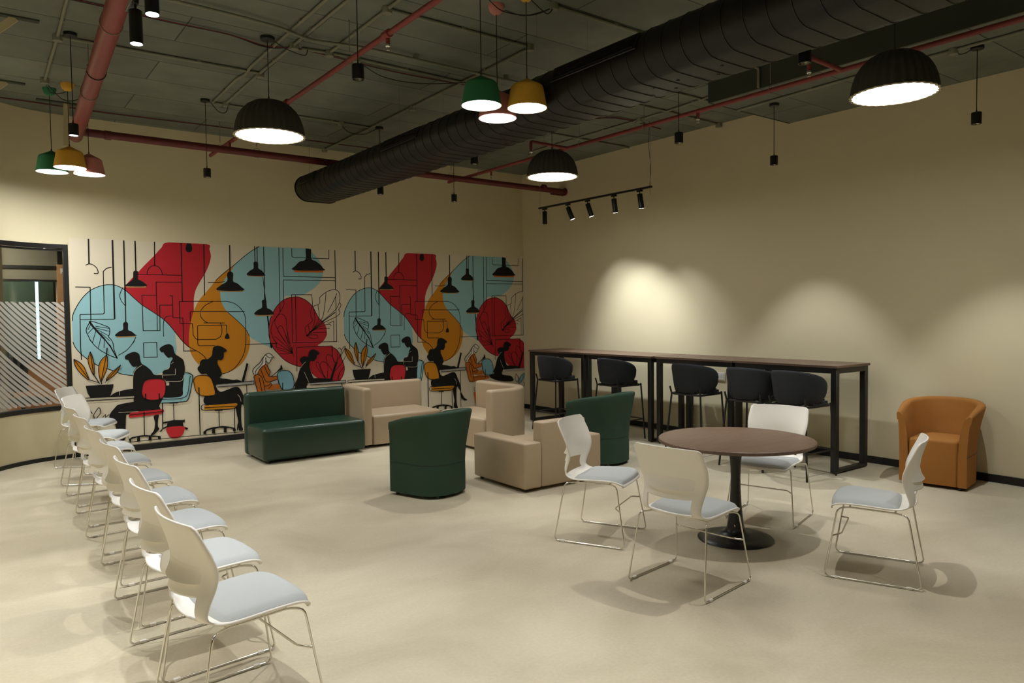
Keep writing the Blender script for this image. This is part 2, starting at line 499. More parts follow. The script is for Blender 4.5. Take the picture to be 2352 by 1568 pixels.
# ------------------------------------------------------------------ mural
MURAL_FILLS = [
('red_ribbon','red',1,'1.082,2.597 0.997,2.524 0.908,2.418 0.793,2.293 0.707,2.193 0.638,2.118 0.586,2.053 0.56,2.007 0.576,1.984 0.616,1.948 0.673,1.888 0.754,1.809 0.837,1.748 0.921,1.686 1.002,1.619 1.074,1.537 1.142,1.44 1.211,1.343 1.281,1.268 1.326,1.232 1.417,1.229 1.422,1.404 1.357,1.617 1.36,1.737 1.366,1.892 1.389,1.995 1.441,2.099 1.501,2.195 1.54,2.274 1.576,2.37 1.589,2.449 1.574,2.526 1.538,2.597'),
('blue_disc','blue',1,'0.415,2.053 0.367,2.05 0.287,2.027 0.199,1.979 0.119,1.895 0.054,1.789 0.013,1.692 0.002,1.603 0.001,1.488 0.003,1.373 0.006,1.365 0.024,1.311 0.065,1.248 0.12,1.187 0.191,1.126 0.255,1.081 0.35,1.038 0.423,1.004 0.498,0.966 0.573,0.946 0.631,0.935 0.728,0.926 0.886,0.93 1.008,0.988 1.101,1.098 1.137,1.212 1.144,1.309 1.138,1.278 1.132,1.393 1.117,1.475 1.074,1.537 1.002,1.619 0.921,1.686 0.837,1.748 0.754,1.809 0.673,1.888 0.616,1.948 0.568,1.993 0.512,2.029 0.456,2.05'),
('orange_blob','orange',1,'1.897,2.347 1.831,2.29 1.744,2.222 1.64,2.124 1.562,2.023 1.46,1.909 1.405,1.823 1.362,1.733 1.331,1.634 1.306,1.523 1.292,1.408 1.29,1.311 1.289,1.304 1.299,1.223 1.335,1.123 1.4,1.034 1.405,1.037 1.48,0.956 1.557,0.896 1.688,0.893 1.814,0.926 1.924,0.996 1.999,1.086 2.048,1.205 2.065,1.299 2.062,1.374 2.058,1.382 2.01,1.477 1.916,1.582 1.781,1.708 1.724,1.796 1.699,1.875 1.695,1.98 1.732,2.104 1.839,2.255'),
('blue_blob','blue',1,'2.216,2.593 2.116,2.531 2.008,2.446 1.897,2.345 1.839,2.255 1.732,2.104 1.695,1.98 1.699,1.875 1.724,1.796 1.781,1.708 1.916,1.582 2.01,1.477 2.058,1.382 2.098,1.345 2.209,1.284 2.321,1.228 2.382,1.197 2.298,1.241 2.383,1.188 2.442,1.163 2.509,1.507 2.532,1.692 2.538,1.904 2.651,1.928 2.766,1.935 2.824,1.947 2.952,2.019 3.043,2.096 3.089,2.163 3.11,2.22 3.119,2.278 3.113,2.335 3.07,2.419 3.032,2.474 2.95,2.556 2.936,2.595 2.554,2.595 2.189,2.593'),
('red_disc','red',1,'2.698,1.916 2.613,1.9 2.537,1.872 2.47,1.817 2.413,1.748 2.36,1.648 2.33,1.548 2.321,1.438 2.33,1.346 2.319,1.406 2.327,1.346 2.351,1.266 2.389,1.188 2.442,1.129 2.52,1.046 2.607,0.987 2.696,0.949 2.755,0.931 2.821,0.943 2.89,0.884 2.931,0.813 2.994,0.761 3.116,0.705 3.325,0.695 3.367,0.738 3.402,0.806 3.413,0.89 3.387,0.983 3.352,1.076 3.302,1.149 3.244,1.189 3.226,1.211 3.019,1.218 3.085,1.268 3.13,1.322 3.16,1.383 3.156,1.398 3.148,1.475 3.11,1.553 3.041,1.611 2.994,1.697 2.947,1.783 2.861,1.863 2.765,1.908'),
('lamp_rim','tan',0,'0.588,2.039 0.807,2.042 0.807,2.023 0.589,2.02'),
('painted_lamp','black',1,'0.67,2.213 0.695,2.227 0.724,2.214 0.72,2.129 0.746,2.111 0.787,2.084 0.809,2.039 0.586,2.037 0.603,2.072 0.661,2.123'),
('lamp_rim','tan',0,'0.456,1.431 0.668,1.429 0.674,1.41 0.46,1.411'),
('painted_lamp','black',1,'0.54,1.58 0.567,1.6 0.593,1.579 0.592,1.503 0.628,1.482 0.668,1.444 0.674,1.427 0.455,1.427 0.488,1.481 0.536,1.507'),
('lamp_drop','black',1,'1.304,2.597 1.343,2.597 1.361,2.536 1.351,2.497 1.321,2.479 1.289,2.494 1.281,2.532'),
('lamp_rim','tan',0,'1.66,2.002 1.986,2.002 1.983,1.978 1.661,1.978'),
('painted_lamp','black',1,'1.788,2.217 1.826,2.25 1.865,2.219 1.862,2.119 1.912,2.093 1.967,2.045 1.988,1.996 1.659,1.997 1.697,2.059 1.785,2.12'),
('lamp_rim','tan',0,'2.053,2.205 2.274,2.203 2.274,2.185 2.057,2.189'),
('painted_lamp','black',1,'2.137,2.372 2.166,2.388 2.197,2.374 2.199,2.3 2.243,2.27 2.276,2.23 2.275,2.2 2.051,2.202 2.082,2.261 2.135,2.297'),
('lamp_rim','tan',0,'2.141,1.677 2.385,1.675 2.375,1.649 2.149,1.652'),
('painted_lamp','black',1,'2.236,1.856 2.265,1.873 2.296,1.856 2.294,1.771 2.348,1.739 2.388,1.698 2.379,1.67 2.139,1.673 2.171,1.731 2.234,1.767'),
('lamp_rim','orange2',0,'2.686,2.293 3.119,2.299 3.116,2.262 2.699,2.258'),
('painted_lamp','black',1,'2.866,2.581 2.897,2.593 2.936,2.588 2.947,2.565 2.948,2.452 3.011,2.422 3.079,2.372 3.118,2.325 3.119,2.293 2.684,2.287 2.718,2.352 2.777,2.409 2.863,2.443'),
('painted_bulb','black',1,'1.744,1.399 1.766,1.43 1.789,1.403 1.791,1.358 1.74,1.36'),
('plant_leaf','orange',1,'0.005,1.169 0.061,1.132 0.106,1.072 0.129,1.004 0.145,0.937 0.155,0.915 0.106,0.956 0.044,1.034 0.011,1.11'),
('plant_leaf','orange',1,'0.178,1.251 0.196,1.192 0.205,1.133 0.213,1.108 0.208,0.966 0.18,1.026 0.157,1.102 0.151,1.153 0.16,1.202'),
('plant_leaf','orange',1,'0.349,1.206 0.357,1.151 0.354,1.075 0.334,1.001 0.302,0.935 0.282,0.886 0.269,0.921 0.258,0.997 0.262,1.072 0.286,1.138'),
('plant_leaf','orange',1,'0.497,1.075 0.477,1.027 0.453,0.985 0.383,0.922 0.334,0.891 0.354,0.94 0.393,0.989 0.454,1.036'),
('plant_pot','black',0,'0.118,0.845 0.413,0.844 0.406,0.802 0.385,0.735 0.369,0.684 0.163,0.697 0.136,0.754'),
('painted_chair','blue',1,'1.204,0.935 1.279,0.928 1.32,0.89 1.309,0.801 1.28,0.659 1.253,0.589 1.202,0.566 0.94,0.57 0.924,0.598 0.929,0.628 1.175,0.636 1.198,0.737'),
('painted_figure','black',1,'0.939,1.246 0.951,1.272 0.992,1.297 1.049,1.311 1.09,1.285 1.104,1.231 1.12,1.182 1.168,1.144 1.212,1.102 1.227,1.03 1.227,0.949 1.209,0.825 1.198,0.737 1.175,0.636 0.958,0.644 0.977,0.752 0.994,0.785 1.035,0.788 1.036,0.828 1.004,0.839 0.988,0.866 0.953,0.884 0.962,0.947 0.984,0.981 1.041,1 1.059,1.065 1.068,1.091 1.089,1.125 1.069,1.148 1.037,1.137 0.997,1.183 0.982,1.214 0.958,1.211'),
('painted_figure','black',1,'0.545,1.164 0.557,1.189 0.596,1.213 0.651,1.228 0.697,1.208 0.711,1.169 0.714,1.126 0.732,1.077 0.778,1.045 0.832,0.99 0.87,0.931 0.954,0.921 0.958,0.877 0.993,0.751 0.957,0.622 0.915,0.537 0.9,0.459 0.676,0.482 0.629,0.613 0.635,0.678 0.624,0.7 0.626,0.786 0.623,0.864 0.627,0.941 0.64,0.992 0.668,1.033 0.677,1.05 0.63,1.048 0.593,1.106 0.583,1.132 0.556,1.138'),
('painted_arm','black',1,'0.377,0.692 0.415,0.733 0.465,0.751 0.537,0.765 0.618,0.774 0.692,0.773 0.689,0.686 0.635,0.685 0.49,0.689'),
('painted_leg','black',1,'0.9,0.459 0.676,0.482 0.559,0.463 0.54,0.453 0.53,0.313 0.516,0.151 0.391,0.165 0.425,0.298 0.355,0.45 0.425,0.562 0.472,0.592 0.629,0.613 0.719,0.615 0.907,0.538'),
('painted_leg','black',1,'0.851,0.411 0.861,0.331 0.855,0.271 0.842,0.228 0.805,0.178 0.841,0.179 0.898,0.231 0.907,0.252 0.892,0.284 0.898,0.363 0.908,0.424'),
('desk_top','cream',0,'0.111,0.696 0.635,0.68 0.63,0.66 0.119,0.669'),
('chair_back','red2',1,'0.718,0.719 0.728,0.788 0.749,0.847 0.797,0.878 0.884,0.882 0.964,0.868 0.995,0.822 0.993,0.734 0.975,0.664 0.933,0.624 0.861,0.614 0.79,0.625 0.736,0.657'),
('chair_seat','red2',1,'0.57,0.446 0.591,0.479 0.637,0.485 0.794,0.488 0.938,0.491 0.966,0.48 0.965,0.458 0.944,0.438 0.896,0.429 0.737,0.422 0.581,0.42'),
('chair_base','black',0,'0.553,0.117 0.558,0.155 0.597,0.176 0.675,0.185 0.738,0.187 0.92,0.154 0.923,0.114 0.891,0.119 0.888,0.146 0.816,0.155 0.813,0.108 0.779,0.114 0.784,0.161 0.737,0.168 0.686,0.166 0.682,0.115 0.651,0.118 0.655,0.166 0.597,0.155 0.585,0.143 0.584,0.117'),
('chair_base','black',0,'0.953,0.327 1.08,0.341 1.187,0.33 1.212,0.334 1.211,0.307 1.186,0.299 1.193,0.249 1.251,0.219 1.234,0.198 1.209,0.216 1.193,0.247 0.997,0.254 0.947,0.235 0.934,0.21 0.907,0.208 0.947,0.252 0.998,0.275 1.004,0.31 0.957,0.307'),
('painted_bucket','red2',1,'0.997,0.254 1.197,0.247 1.196,0.182 1.165,0.131 1.123,0.107 1.049,0.115 1.009,0.164'),
('painted_figure','black',1,'1.574,1.206 1.588,1.251 1.636,1.27 1.689,1.256 1.745,1.217 1.749,1.194 1.718,1.172 1.712,1.117 1.684,1.077 1.64,1.079 1.634,1.029 1.664,0.964 1.685,0.889 1.66,0.843 1.74,0.826 1.829,0.806 1.883,0.807 1.923,0.77 1.623,0.762 1.621,0.691 1.593,0.629 1.463,0.611 1.51,0.772 1.5,0.9 1.428,0.909 1.386,0.961 1.387,0.997 1.409,1.023 1.419,1.067 1.45,1.098 1.51,1.099 1.563,1.142'),
('painted_legs','black',1,'1.619,0.687 1.665,0.658 1.748,0.68 1.854,0.711 1.907,0.688 1.948,0.604 1.989,0.502 2.003,0.392 2.039,0.326 2.071,0.278 2.125,0.244 2.103,0.232 2.054,0.238 2.038,0.271 2.022,0.236 2.012,0.282 1.991,0.348 1.997,0.374 1.977,0.421 1.926,0.461 1.92,0.217 1.939,0.125 1.886,0.123 1.881,0.157 1.87,0.125 1.86,0.132 1.866,0.195 1.878,0.248 1.863,0.339 1.849,0.431 1.84,0.49 1.487,0.499 1.459,0.609 1.592,0.618'),
('chair_back','orange',1,'1.328,0.829 1.35,0.873 1.402,0.892 1.479,0.888 1.53,0.862 1.563,0.796 1.594,0.647 1.558,0.622 1.489,0.617 1.412,0.633 1.354,0.692'),
('chair_seat','orange',0,'1.451,0.494 1.857,0.492 1.879,0.476 1.855,0.441 1.819,0.425 1.449,0.44'),
('chair_base','black',0,'1.432,0.123 1.433,0.154 1.477,0.186 1.556,0.201 1.67,0.205 1.759,0.189 1.839,0.158 1.847,0.119 1.808,0.119 1.807,0.152 1.758,0.171 1.727,0.169 1.724,0.114 1.687,0.118 1.691,0.176 1.634,0.184 1.579,0.176 1.578,0.116 1.538,0.12 1.542,0.177 1.485,0.163 1.468,0.151 1.467,0.119'),
('desk_top','grey',0,'1.623,0.761 2.098,0.775 2.098,0.732 1.624,0.726'),
('painted_laptop','black',0,'2.007,1.024 2.032,1.009 1.968,0.772 1.932,0.769'),
('chair_back','rust',1,'2.097,0.832 2.135,0.857 2.189,0.841 2.221,0.771 2.246,0.632 2.373,0.629 2.496,0.626 2.563,0.594 2.557,0.566 2.405,0.548 2.261,0.534 2.195,0.539 2.157,0.573'),
('painted_hair','white',1,'2.265,1.124 2.296,1.142 2.335,1.127 2.37,1.083 2.343,1.067 2.319,1.015 2.292,1.01 2.275,0.991 2.245,0.973 2.186,0.937 2.145,0.873 2.113,0.875 2.094,0.883 2.094,0.915 2.134,0.946 2.188,1.015 2.222,1.079'),
('painted_torso','rust',1,'2.259,0.992 2.279,0.991 2.297,0.937 2.322,0.883 2.307,0.824 2.414,0.821 2.413,0.777 2.326,0.753 2.322,0.73 2.344,0.71 2.444,0.702 2.457,0.651 2.237,0.653 2.221,0.79 2.158,0.869 2.199,0.956'),
('painted_tablet','black',0,'2.477,0.981 2.491,0.947 2.498,0.906 2.449,0.894 2.341,0.82 2.329,0.819 2.422,0.89 2.464,0.935'),
('desk_top','grey',0,'2.319,0.755 2.419,0.776 2.426,0.716 2.344,0.709'),
('chair_back','blue2',1,'2.421,0.843 2.444,0.879 2.512,0.894 2.579,0.882 2.624,0.833 2.651,0.738 2.644,0.654 2.609,0.628 2.507,0.625 2.463,0.665 2.431,0.759'),
('painted_figure','black',1,'2.866,1.07 2.882,1.138 2.932,1.17 2.982,1.154 3.031,1.118 3.016,1.091 2.995,1.085 2.987,1.044 2.946,1.005 2.908,1.013 2.882,0.974 2.887,0.898 2.91,0.828 2.937,0.765 2.994,0.758 3.189,0.735 3.211,0.706 2.886,0.698 2.847,0.688 2.836,0.66 2.661,0.66 2.698,0.759 2.728,0.859 2.758,0.932 2.78,0.958 2.753,1.001 2.747,1.035 2.775,1.067 2.824,1.075'),
('painted_legs','black',1,'2.564,0.612 2.655,0.635 2.737,0.705 2.829,0.7 2.842,0.614 2.992,0.586 3.051,0.554 3.061,0.487 2.826,0.502 2.654,0.549'),
('plant_stem','black',0,'3.301,0.965 3.274,0.975 3.178,0.715 3.214,0.709'),
('desk_top','grey',0,'2.884,0.694 3.426,0.699 3.425,0.663 2.887,0.667'),
('desk_top','cream',0,'3.458,0.695 3.679,0.693 3.679,0.659 3.459,0.667'),
('plant_pot','rust',0,'2.245,0.356 3.275,0.291 3.273,0.113 3.236,0.113 2.287,0.141'),
('plant_leaf','blue2',1,'3.316,0.62 3.291,0.52 3.217,0.448 3.181,0.455 3.218,0.544 3.267,0.589'),
]
MURAL_LINES = [
(16,0,'0.2,2.597 0.197,2.298'),
(10,1,'0.16,2.279 0.197,2.298 0.239,2.286 0.278,2.246 0.288,2.188 0.244,2.185'),
(18,0,'0.453,2.597 0.449,1.637'),
(16,0,'0.576,2.597 0.571,1.796'),
(12,0,'0.571,1.796 0.569,1.598'),
(16,0,'0.7,2.597 0.699,2.226'),
(12,0,'0.919,2.597 0.913,2.296'),
(9,1,'0.823,2.187 0.834,2.243 0.87,2.286 0.913,2.296 0.955,2.284 0.989,2.237 0.998,2.186'),
(9,0,'0.723,2.185 1.225,2.183'),
(12,0,'1.23,2.597 1.225,1.851'),
(12,0,'1.505,2.597 1.496,1.929'),
(10,0,'0.046,2.021 0.2,2.019 0.196,1.622'),
(10,0,'0.434,2.264 0.381,2.251 0.344,2.212 0.342,2.05 0.341,1.711 0.325,1.699 0.089,1.695 0.085,1.682 0.081,1.292 0.085,1.154'),
(8,0,'0.088,1.635 0.449,1.634'),
(8,1,'0.553,2.025 0.526,1.97 0.513,1.915 0.531,1.851 0.571,1.796'),
(9,0,'0.924,1.929 0.758,1.928 0.76,1.488 0.952,1.485 0.958,1.804 1.104,1.804'),
(9,0,'1.223,2.095 0.924,2.092 0.923,1.691 0.92,1.489'),
(9,0,'1.076,1.925 1.107,1.922 1.108,1.646 1.224,1.638 1.226,1.248 1.224,1.215 1.371,1.211'),
(8,1,'1.1,1.666 1.034,1.66 1.002,1.615 0.991,1.53 0.992,1.407'),
(9,0,'1.768,1.851 1.337,1.851 1.189,1.849 1.19,1.569 1.335,1.566 1.342,1.503 1.344,1.416 1.375,1.366 1.402,1.356 1.62,1.352 1.679,1.384 1.702,1.436 1.704,1.506 1.684,1.568'),
(9,1,'1.768,1.851 1.853,1.831 1.921,1.787 1.981,1.715 2.009,1.634 2.011,1.473 2.006,1.284 2.002,1.273 1.983,1.161 1.925,1.052 1.86,0.971 1.778,0.916 1.688,0.893'),
(9,1,'1.599,1.849 1.498,1.797 1.443,1.728'),
(9,0,'2.003,1.715 1.333,1.72 1.316,1.716 1.313,1.6'),
(9,1,'1.434,1.706 1.445,1.65 1.485,1.598 1.53,1.571'),
(9,0,'1.476,1.572 1.739,1.567'),
(9,0,'1.766,1.434 1.76,1.538 1.409,1.538 1.399,1.53 1.397,1.305 1.396,1.303 1.408,1.276 1.61,1.27'),
(9,0,'1.544,2.096 1.673,2.098 1.758,2.113'),
(12,0,'2.157,2.596 2.157,2.385'),
(12,0,'2.189,2.592 2.188,2.386'),
(12,0,'2.279,2.594 2.274,1.872'),
(16,0,'1.83,2.597 1.826,2.25'),
(8,1,'2.22,2.594 2.116,2.531 2.008,2.446 1.897,2.347 1.744,2.222 1.64,2.124'),
(8,1,'1.781,1.708 1.916,1.582 2.01,1.477 2.058,1.382'),
(9,1,'0.004,1.621 0.013,1.692 0.054,1.789 0.119,1.895 0.199,1.979 0.287,2.027 0.367,2.05 0.415,2.053 0.456,2.05 0.512,2.029 0.568,1.993 0.616,1.948 0.673,1.888 0.754,1.809 0.837,1.748 0.921,1.686 1.002,1.619 1.074,1.537 1.142,1.44 1.211,1.343 1.281,1.268 1.285,1.271 1.343,1.233 1.418,1.185 1.468,1.138 1.497,1.095'),
(9,1,'0.003,1.373 0.006,1.365 0.024,1.311 0.065,1.248 0.12,1.187 0.191,1.126 0.255,1.081 0.35,1.038 0.423,1.004 0.498,0.966 0.573,0.946 0.631,0.935'),
(9,0,'2.006,1.273 2.418,1.272 2.42,1.217'),
(10,0,'2.487,2.592 2.482,1.711'),
(10,0,'2.543,2.59 2.54,2.199 3.296,2.194'),
(10,0,'3.3,2.149 2.539,2.148 2.536,1.821'),
(8,1,'2.536,1.821 2.525,1.775 2.481,1.702 2.429,1.629 2.371,1.547 2.35,1.447 2.376,1.354 2.429,1.262'),
(9,0,'2.667,2.591 2.669,2.475 2.688,2.464 3.211,2.462 3.214,2.591'),
(12,0,'3.303,2.59 3.302,2.017'),
(9,0,'2.95,1.783 2.945,1.945 2.651,1.944 2.65,1.273 3.304,1.269 3.3,1.926'),
(9,0,'2.706,1.937 2.702,1.274'),
(8,0,'3.18,1.532 3.262,1.569 3.26,1.27'),
(9,1,'3.058,1.906 3.119,1.959 3.211,2.007 3.302,2.02 3.353,1.984 3.367,1.917 3.36,1.839 3.381,1.795 3.347,1.733 3.361,1.684 3.314,1.636 3.211,1.589 3.059,1.515 2.849,1.364'),
(8,1,'3.058,1.906 3.054,1.82 2.966,1.783 2.926,1.735 2.924,1.641 2.942,1.574 2.852,1.501 2.832,1.463 2.854,1.364'),
(8,1,'3.155,1.973 3.124,1.734 3.071,1.582 2.889,1.405'),
(8,1,'3.322,1.969 3.268,1.858 3.173,1.691'),
(8,1,'3.36,1.839 3.286,1.723 3.07,1.553'),
(12,1,'3.29,1.694 3.009,1.497 2.854,1.364'),
(8,1,'3.224,1.493 3.19,1.523 3.039,1.487 2.909,1.414'),
(8,1,'3.198,1.465 2.988,1.455 2.869,1.377'),
(8,1,'3.157,1.408 2.967,1.408 2.868,1.368'),
(8,1,'2.854,1.364 2.936,1.323 3.01,1.331 3.006,1.369 2.937,1.376 2.854,1.364'),
(8,1,'3.031,1.801 3.042,1.621 2.969,1.479'),
(8,1,'2.961,1.773 2.982,1.593 2.939,1.47'),
(8,1,'2.882,1.509 2.899,1.414'),
(9,1,'3.11,1.553 3.041,1.611 2.994,1.697 2.947,1.783 2.861,1.863 2.765,1.908 2.698,1.916 2.613,1.9 2.537,1.872 2.47,1.817 2.413,1.748 2.36,1.648 2.33,1.548 2.321,1.438 2.33,1.346 2.319,1.406 2.327,1.346 2.351,1.266 2.389,1.188 2.442,1.129 2.52,1.046 2.607,0.987 2.696,0.949 2.755,0.931'),
(8,1,'2.399,1.565 2.438,1.647 2.495,1.678 2.55,1.645 2.567,1.58 2.581,1.367 2.607,1.256'),
(8,1,'2.399,1.565 2.452,1.444 2.523,1.322 2.569,1.258'),
(8,1,'2.439,1.472 2.481,1.514 2.518,1.48 2.588,1.283'),
(7,1,'2.394,1.36 2.433,1.343 2.632,1.155'),
(7,1,'2.386,1.324 2.425,1.283 2.632,1.141'),
(7,0,'2.417,1.217 2.564,1.178 2.645,1.127'),
(7,0,'2.43,1.19 2.55,1.151 2.645,1.124'),
(7,0,'2.455,1.125 2.645,1.124'),
(9,0,'2.549,1.386 2.6,1.237 2.638,1.134'),
(7,0,'2.577,1.439 2.614,1.263 2.645,1.127'),
(7,0,'2.446,1.442 2.54,1.306 2.638,1.128'),
(9,0,'2.637,1.215 2.649,1.127 2.661,1.086'),
(9,0,'2.701,0.868 2.708,1.206 3.226,1.209 3.229,1.047'),
(8,1,'2.985,0.975 3.007,0.985 3.034,0.945 3.11,0.754'),
(8,1,'2.985,0.975 2.998,0.906 3.11,0.754'),
(8,1,'3.042,0.952 3.079,0.984 3.122,0.975 3.16,0.911 3.146,0.745'),
(8,1,'3.042,0.952 3.047,0.875 3.131,0.739'),
(8,1,'3.221,0.852 3.158,0.953 3.137,1.023 3.153,1.078 3.183,1.084 3.226,1.054 3.261,0.968'),
(8,1,'3.244,1.186 3.226,1.075 3.268,0.968'),
(8,1,'3.302,1.149 3.315,1.071 3.29,0.96'),
(8,1,'3.352,1.076 3.329,1.028 3.297,0.946'),
(8,1,'3.317,1.162 3.347,1.175 3.368,1.139 3.359,1.069'),
(8,1,'3.368,1.139 3.415,1.19 3.429,1.172 3.344,1.028'),
(8,1,'3.434,1.052 3.387,0.969 3.265,0.842'),
(8,1,'3.404,0.898 3.339,0.81 3.3,0.721'),
(8,0,'3.332,0.817 3.314,0.706'),
(9,1,'3.244,1.189 3.302,1.149 3.352,1.076 3.387,0.983 3.413,0.89 3.402,0.806 3.367,0.738 3.325,0.695'),
(9,1,'0.188,1.609 0.151,1.538 0.145,1.493 0.16,1.448 0.189,1.376 0.18,1.393 0.219,1.333 0.275,1.272 0.326,1.233 0.384,1.196 0.465,1.155'),
(9,1,'0.188,1.614 0.235,1.604 0.345,1.557 0.388,1.529 0.39,1.46 0.377,1.424 0.404,1.387 0.423,1.341 0.429,1.286 0.431,1.266 0.465,1.155'),
(22,1,'0.18,1.614 0.225,1.537 0.332,1.398'),
(14,1,'0.332,1.398 0.393,1.305 0.388,1.319 0.43,1.224 0.465,1.155'),
(7,0,'0.221,1.537 0.16,1.466'),
(7,0,'0.248,1.505 0.204,1.357'),
(7,0,'0.301,1.435 0.265,1.292'),
(7,0,'0.332,1.389 0.325,1.29'),
(7,0,'0.199,1.586 0.162,1.511'),
(7,0,'0.233,1.536 0.391,1.488'),
(7,0,'0.241,1.554 0.388,1.524'),
(7,0,'0.264,1.509 0.381,1.433'),
(7,0,'0.294,1.472 0.395,1.369'),
(8,1,'0.676,1.411 0.64,1.333 0.663,1.377 0.614,1.302 0.559,1.244 0.474,1.192'),
(9,0,'0.759,1.336 0.909,1.337 0.91,1.153 0.758,1.154 0.759,1.336'),
(9,0,'0.155,0.915 0.263,0.87'),
(10,0,'0.197,0.992 0.263,0.862'),
(10,0,'0.282,0.894 0.285,0.852'),
(8,0,'0.346,0.899 0.319,0.867'),
(14,0,'0.357,1.29 0.347,1.206'),
(8,0,'0.005,1.169 0.145,0.937'),
(8,0,'0.178,1.251 0.201,1'),
(8,0,'0.347,1.206 0.282,0.894'),
(8,0,'0.493,1.072 0.334,0.891'),
(8,1,'0.005,1.169 0.061,1.132 0.106,1.072 0.129,1.004 0.155,0.915 0.106,0.956 0.044,1.034 0.011,1.11 0.005,1.169'),
(8,1,'0.178,1.251 0.196,1.192 0.213,1.108 0.208,0.966 0.18,1.026 0.157,1.102 0.151,1.153 0.16,1.202 0.178,1.251'),
(8,1,'0.349,1.206 0.357,1.151 0.354,1.075 0.334,1.001 0.282,0.886 0.269,0.921 0.258,0.997 0.262,1.072 0.286,1.138 0.349,1.206'),
(8,1,'0.497,1.075 0.453,0.985 0.383,0.922 0.334,0.891 0.354,0.94 0.393,0.989 0.454,1.036 0.497,1.075'),
(9,0,'0.111,0.698 0.697,0.686'),
(9,0,'0.119,0.666 0.63,0.658'),
(10,0,'0.141,0.57 0.176,0.508'),
(9,1,'0.19,0.49 0.247,0.573 0.264,0.509 0.214,0.442'),
(9,0,'0.19,0.49 0.196,0.444'),
(9,0,'0.284,0.452 0.315,0.483 0.314,0.449 0.356,0.479'),
(9,1,'0.718,0.719 0.728,0.788 0.749,0.847 0.797,0.878 0.884,0.882 0.964,0.868 0.995,0.822 0.993,0.734 0.975,0.664 0.933,0.624 0.861,0.614 0.79,0.625 0.736,0.657 0.718,0.719'),
(14,0,'0.762,0.703 0.762,0.627'),
(14,0,'0.918,0.695 0.919,0.625 0.899,0.543'),
(10,0,'0.738,0.478 0.738,0.413 0.736,0.183'),
(12,0,'0.952,0.574 0.948,0.243'),
(9,1,'0.578,0.453 0.714,0.457 0.953,0.463'),
(10,1,'1.229,0.936 1.279,0.928 1.32,0.89 1.309,0.801 1.28,0.659 1.253,0.589 1.202,0.566 0.94,0.57'),
(9,1,'1.303,0.887 1.286,0.87 1.255,0.67 1.203,0.62 1.12,0.611 0.933,0.615'),
(9,0,'1.082,0.563 1.081,0.336'),
(12,0,'1.029,0.561 1.135,0.556'),
(8,1,'1.328,0.829 1.35,0.873 1.402,0.892 1.479,0.888 1.53,0.862 1.563,0.796 1.594,0.647 1.558,0.622 1.489,0.617 1.412,0.633 1.354,0.692 1.328,0.829'),
(13,0,'1.391,0.739 1.391,0.118'),
(11,0,'1.634,0.414 1.633,0.207'),
(11,0,'1.832,0.429 1.83,0.089'),
(9,1,'1.503,0.499 1.434,0.505 1.412,0.47 1.441,0.436 1.588,0.427 1.819,0.425 1.879,0.476'),
(8,0,'1.454,0.466 1.856,0.455'),
(12,0,'1.579,0.417 1.68,0.412'),
(9,0,'2.001,0.728 1.998,0.129'),
(8,0,'1.623,0.761 2.098,0.775 2.098,0.732 1.624,0.726'),
(8,1,'2.265,1.124 2.296,1.142 2.335,1.127 2.37,1.083 2.32,1.078 2.288,1.096 2.265,1.124'),
(9,1,'2.265,1.124 2.222,1.079 2.188,1.022 2.108,0.954 2.085,0.909 2.099,0.863'),
(8,1,'2.259,1.121 2.228,1.079 2.21,1.001 2.133,0.92 2.119,0.875'),
(8,1,'2.271,1.084 2.264,1.077 2.27,1.038 2.292,1.01 2.319,1.015 2.343,1.067'),
(8,1,'2.26,1.038 2.259,0.992 2.186,0.937 2.151,0.873'),
(8,1,'2.279,0.991 2.297,0.937 2.322,0.883 2.307,0.824 2.414,0.821'),
(8,1,'2.192,0.943 2.216,0.856 2.273,0.75 2.413,0.777'),
(8,1,'2.245,0.963 2.276,0.885 2.307,0.824'),
(8,1,'2.238,0.693 2.291,0.699 2.325,0.723 2.338,0.702 2.29,0.656'),
(8,1,'2.097,0.832 2.135,0.857 2.189,0.841 2.221,0.771 2.246,0.632 2.261,0.534 2.195,0.539 2.157,0.573 2.097,0.832'),
(8,0,'2.167,0.815 2.207,0.606'),
(8,0,'2.245,0.604 2.552,0.593'),
(9,1,'2.421,0.843 2.444,0.879 2.512,0.894 2.579,0.882 2.624,0.833 2.651,0.738 2.644,0.654 2.609,0.628 2.507,0.625 2.463,0.665 2.431,0.759 2.421,0.843'),
(11,0,'2.49,0.724 2.487,0.571'),
(8,0,'2.884,0.694 3.426,0.699 3.425,0.663 2.887,0.667'),
(8,0,'3.679,0.693 3.458,0.695 3.459,0.667 3.679,0.661'),
(12,0,'3.365,0.664 3.372,0.464'),
(12,0,'3.509,0.661 3.496,0.455'),
(8,1,'3.129,0.612 3.11,0.522 3.151,0.462 3.188,0.526 3.129,0.612'),
(8,1,'3.316,0.62 3.291,0.52 3.217,0.448 3.181,0.455 3.218,0.544 3.267,0.589 3.316,0.62'),
(8,1,'3.29,0.462 3.307,0.413 3.264,0.338'),
(8,1,'2.27,0.446 2.259,0.401 2.28,0.363'),
(8,0,'0.553,0.117 1.237,0.117 1.947,0.099'),
]
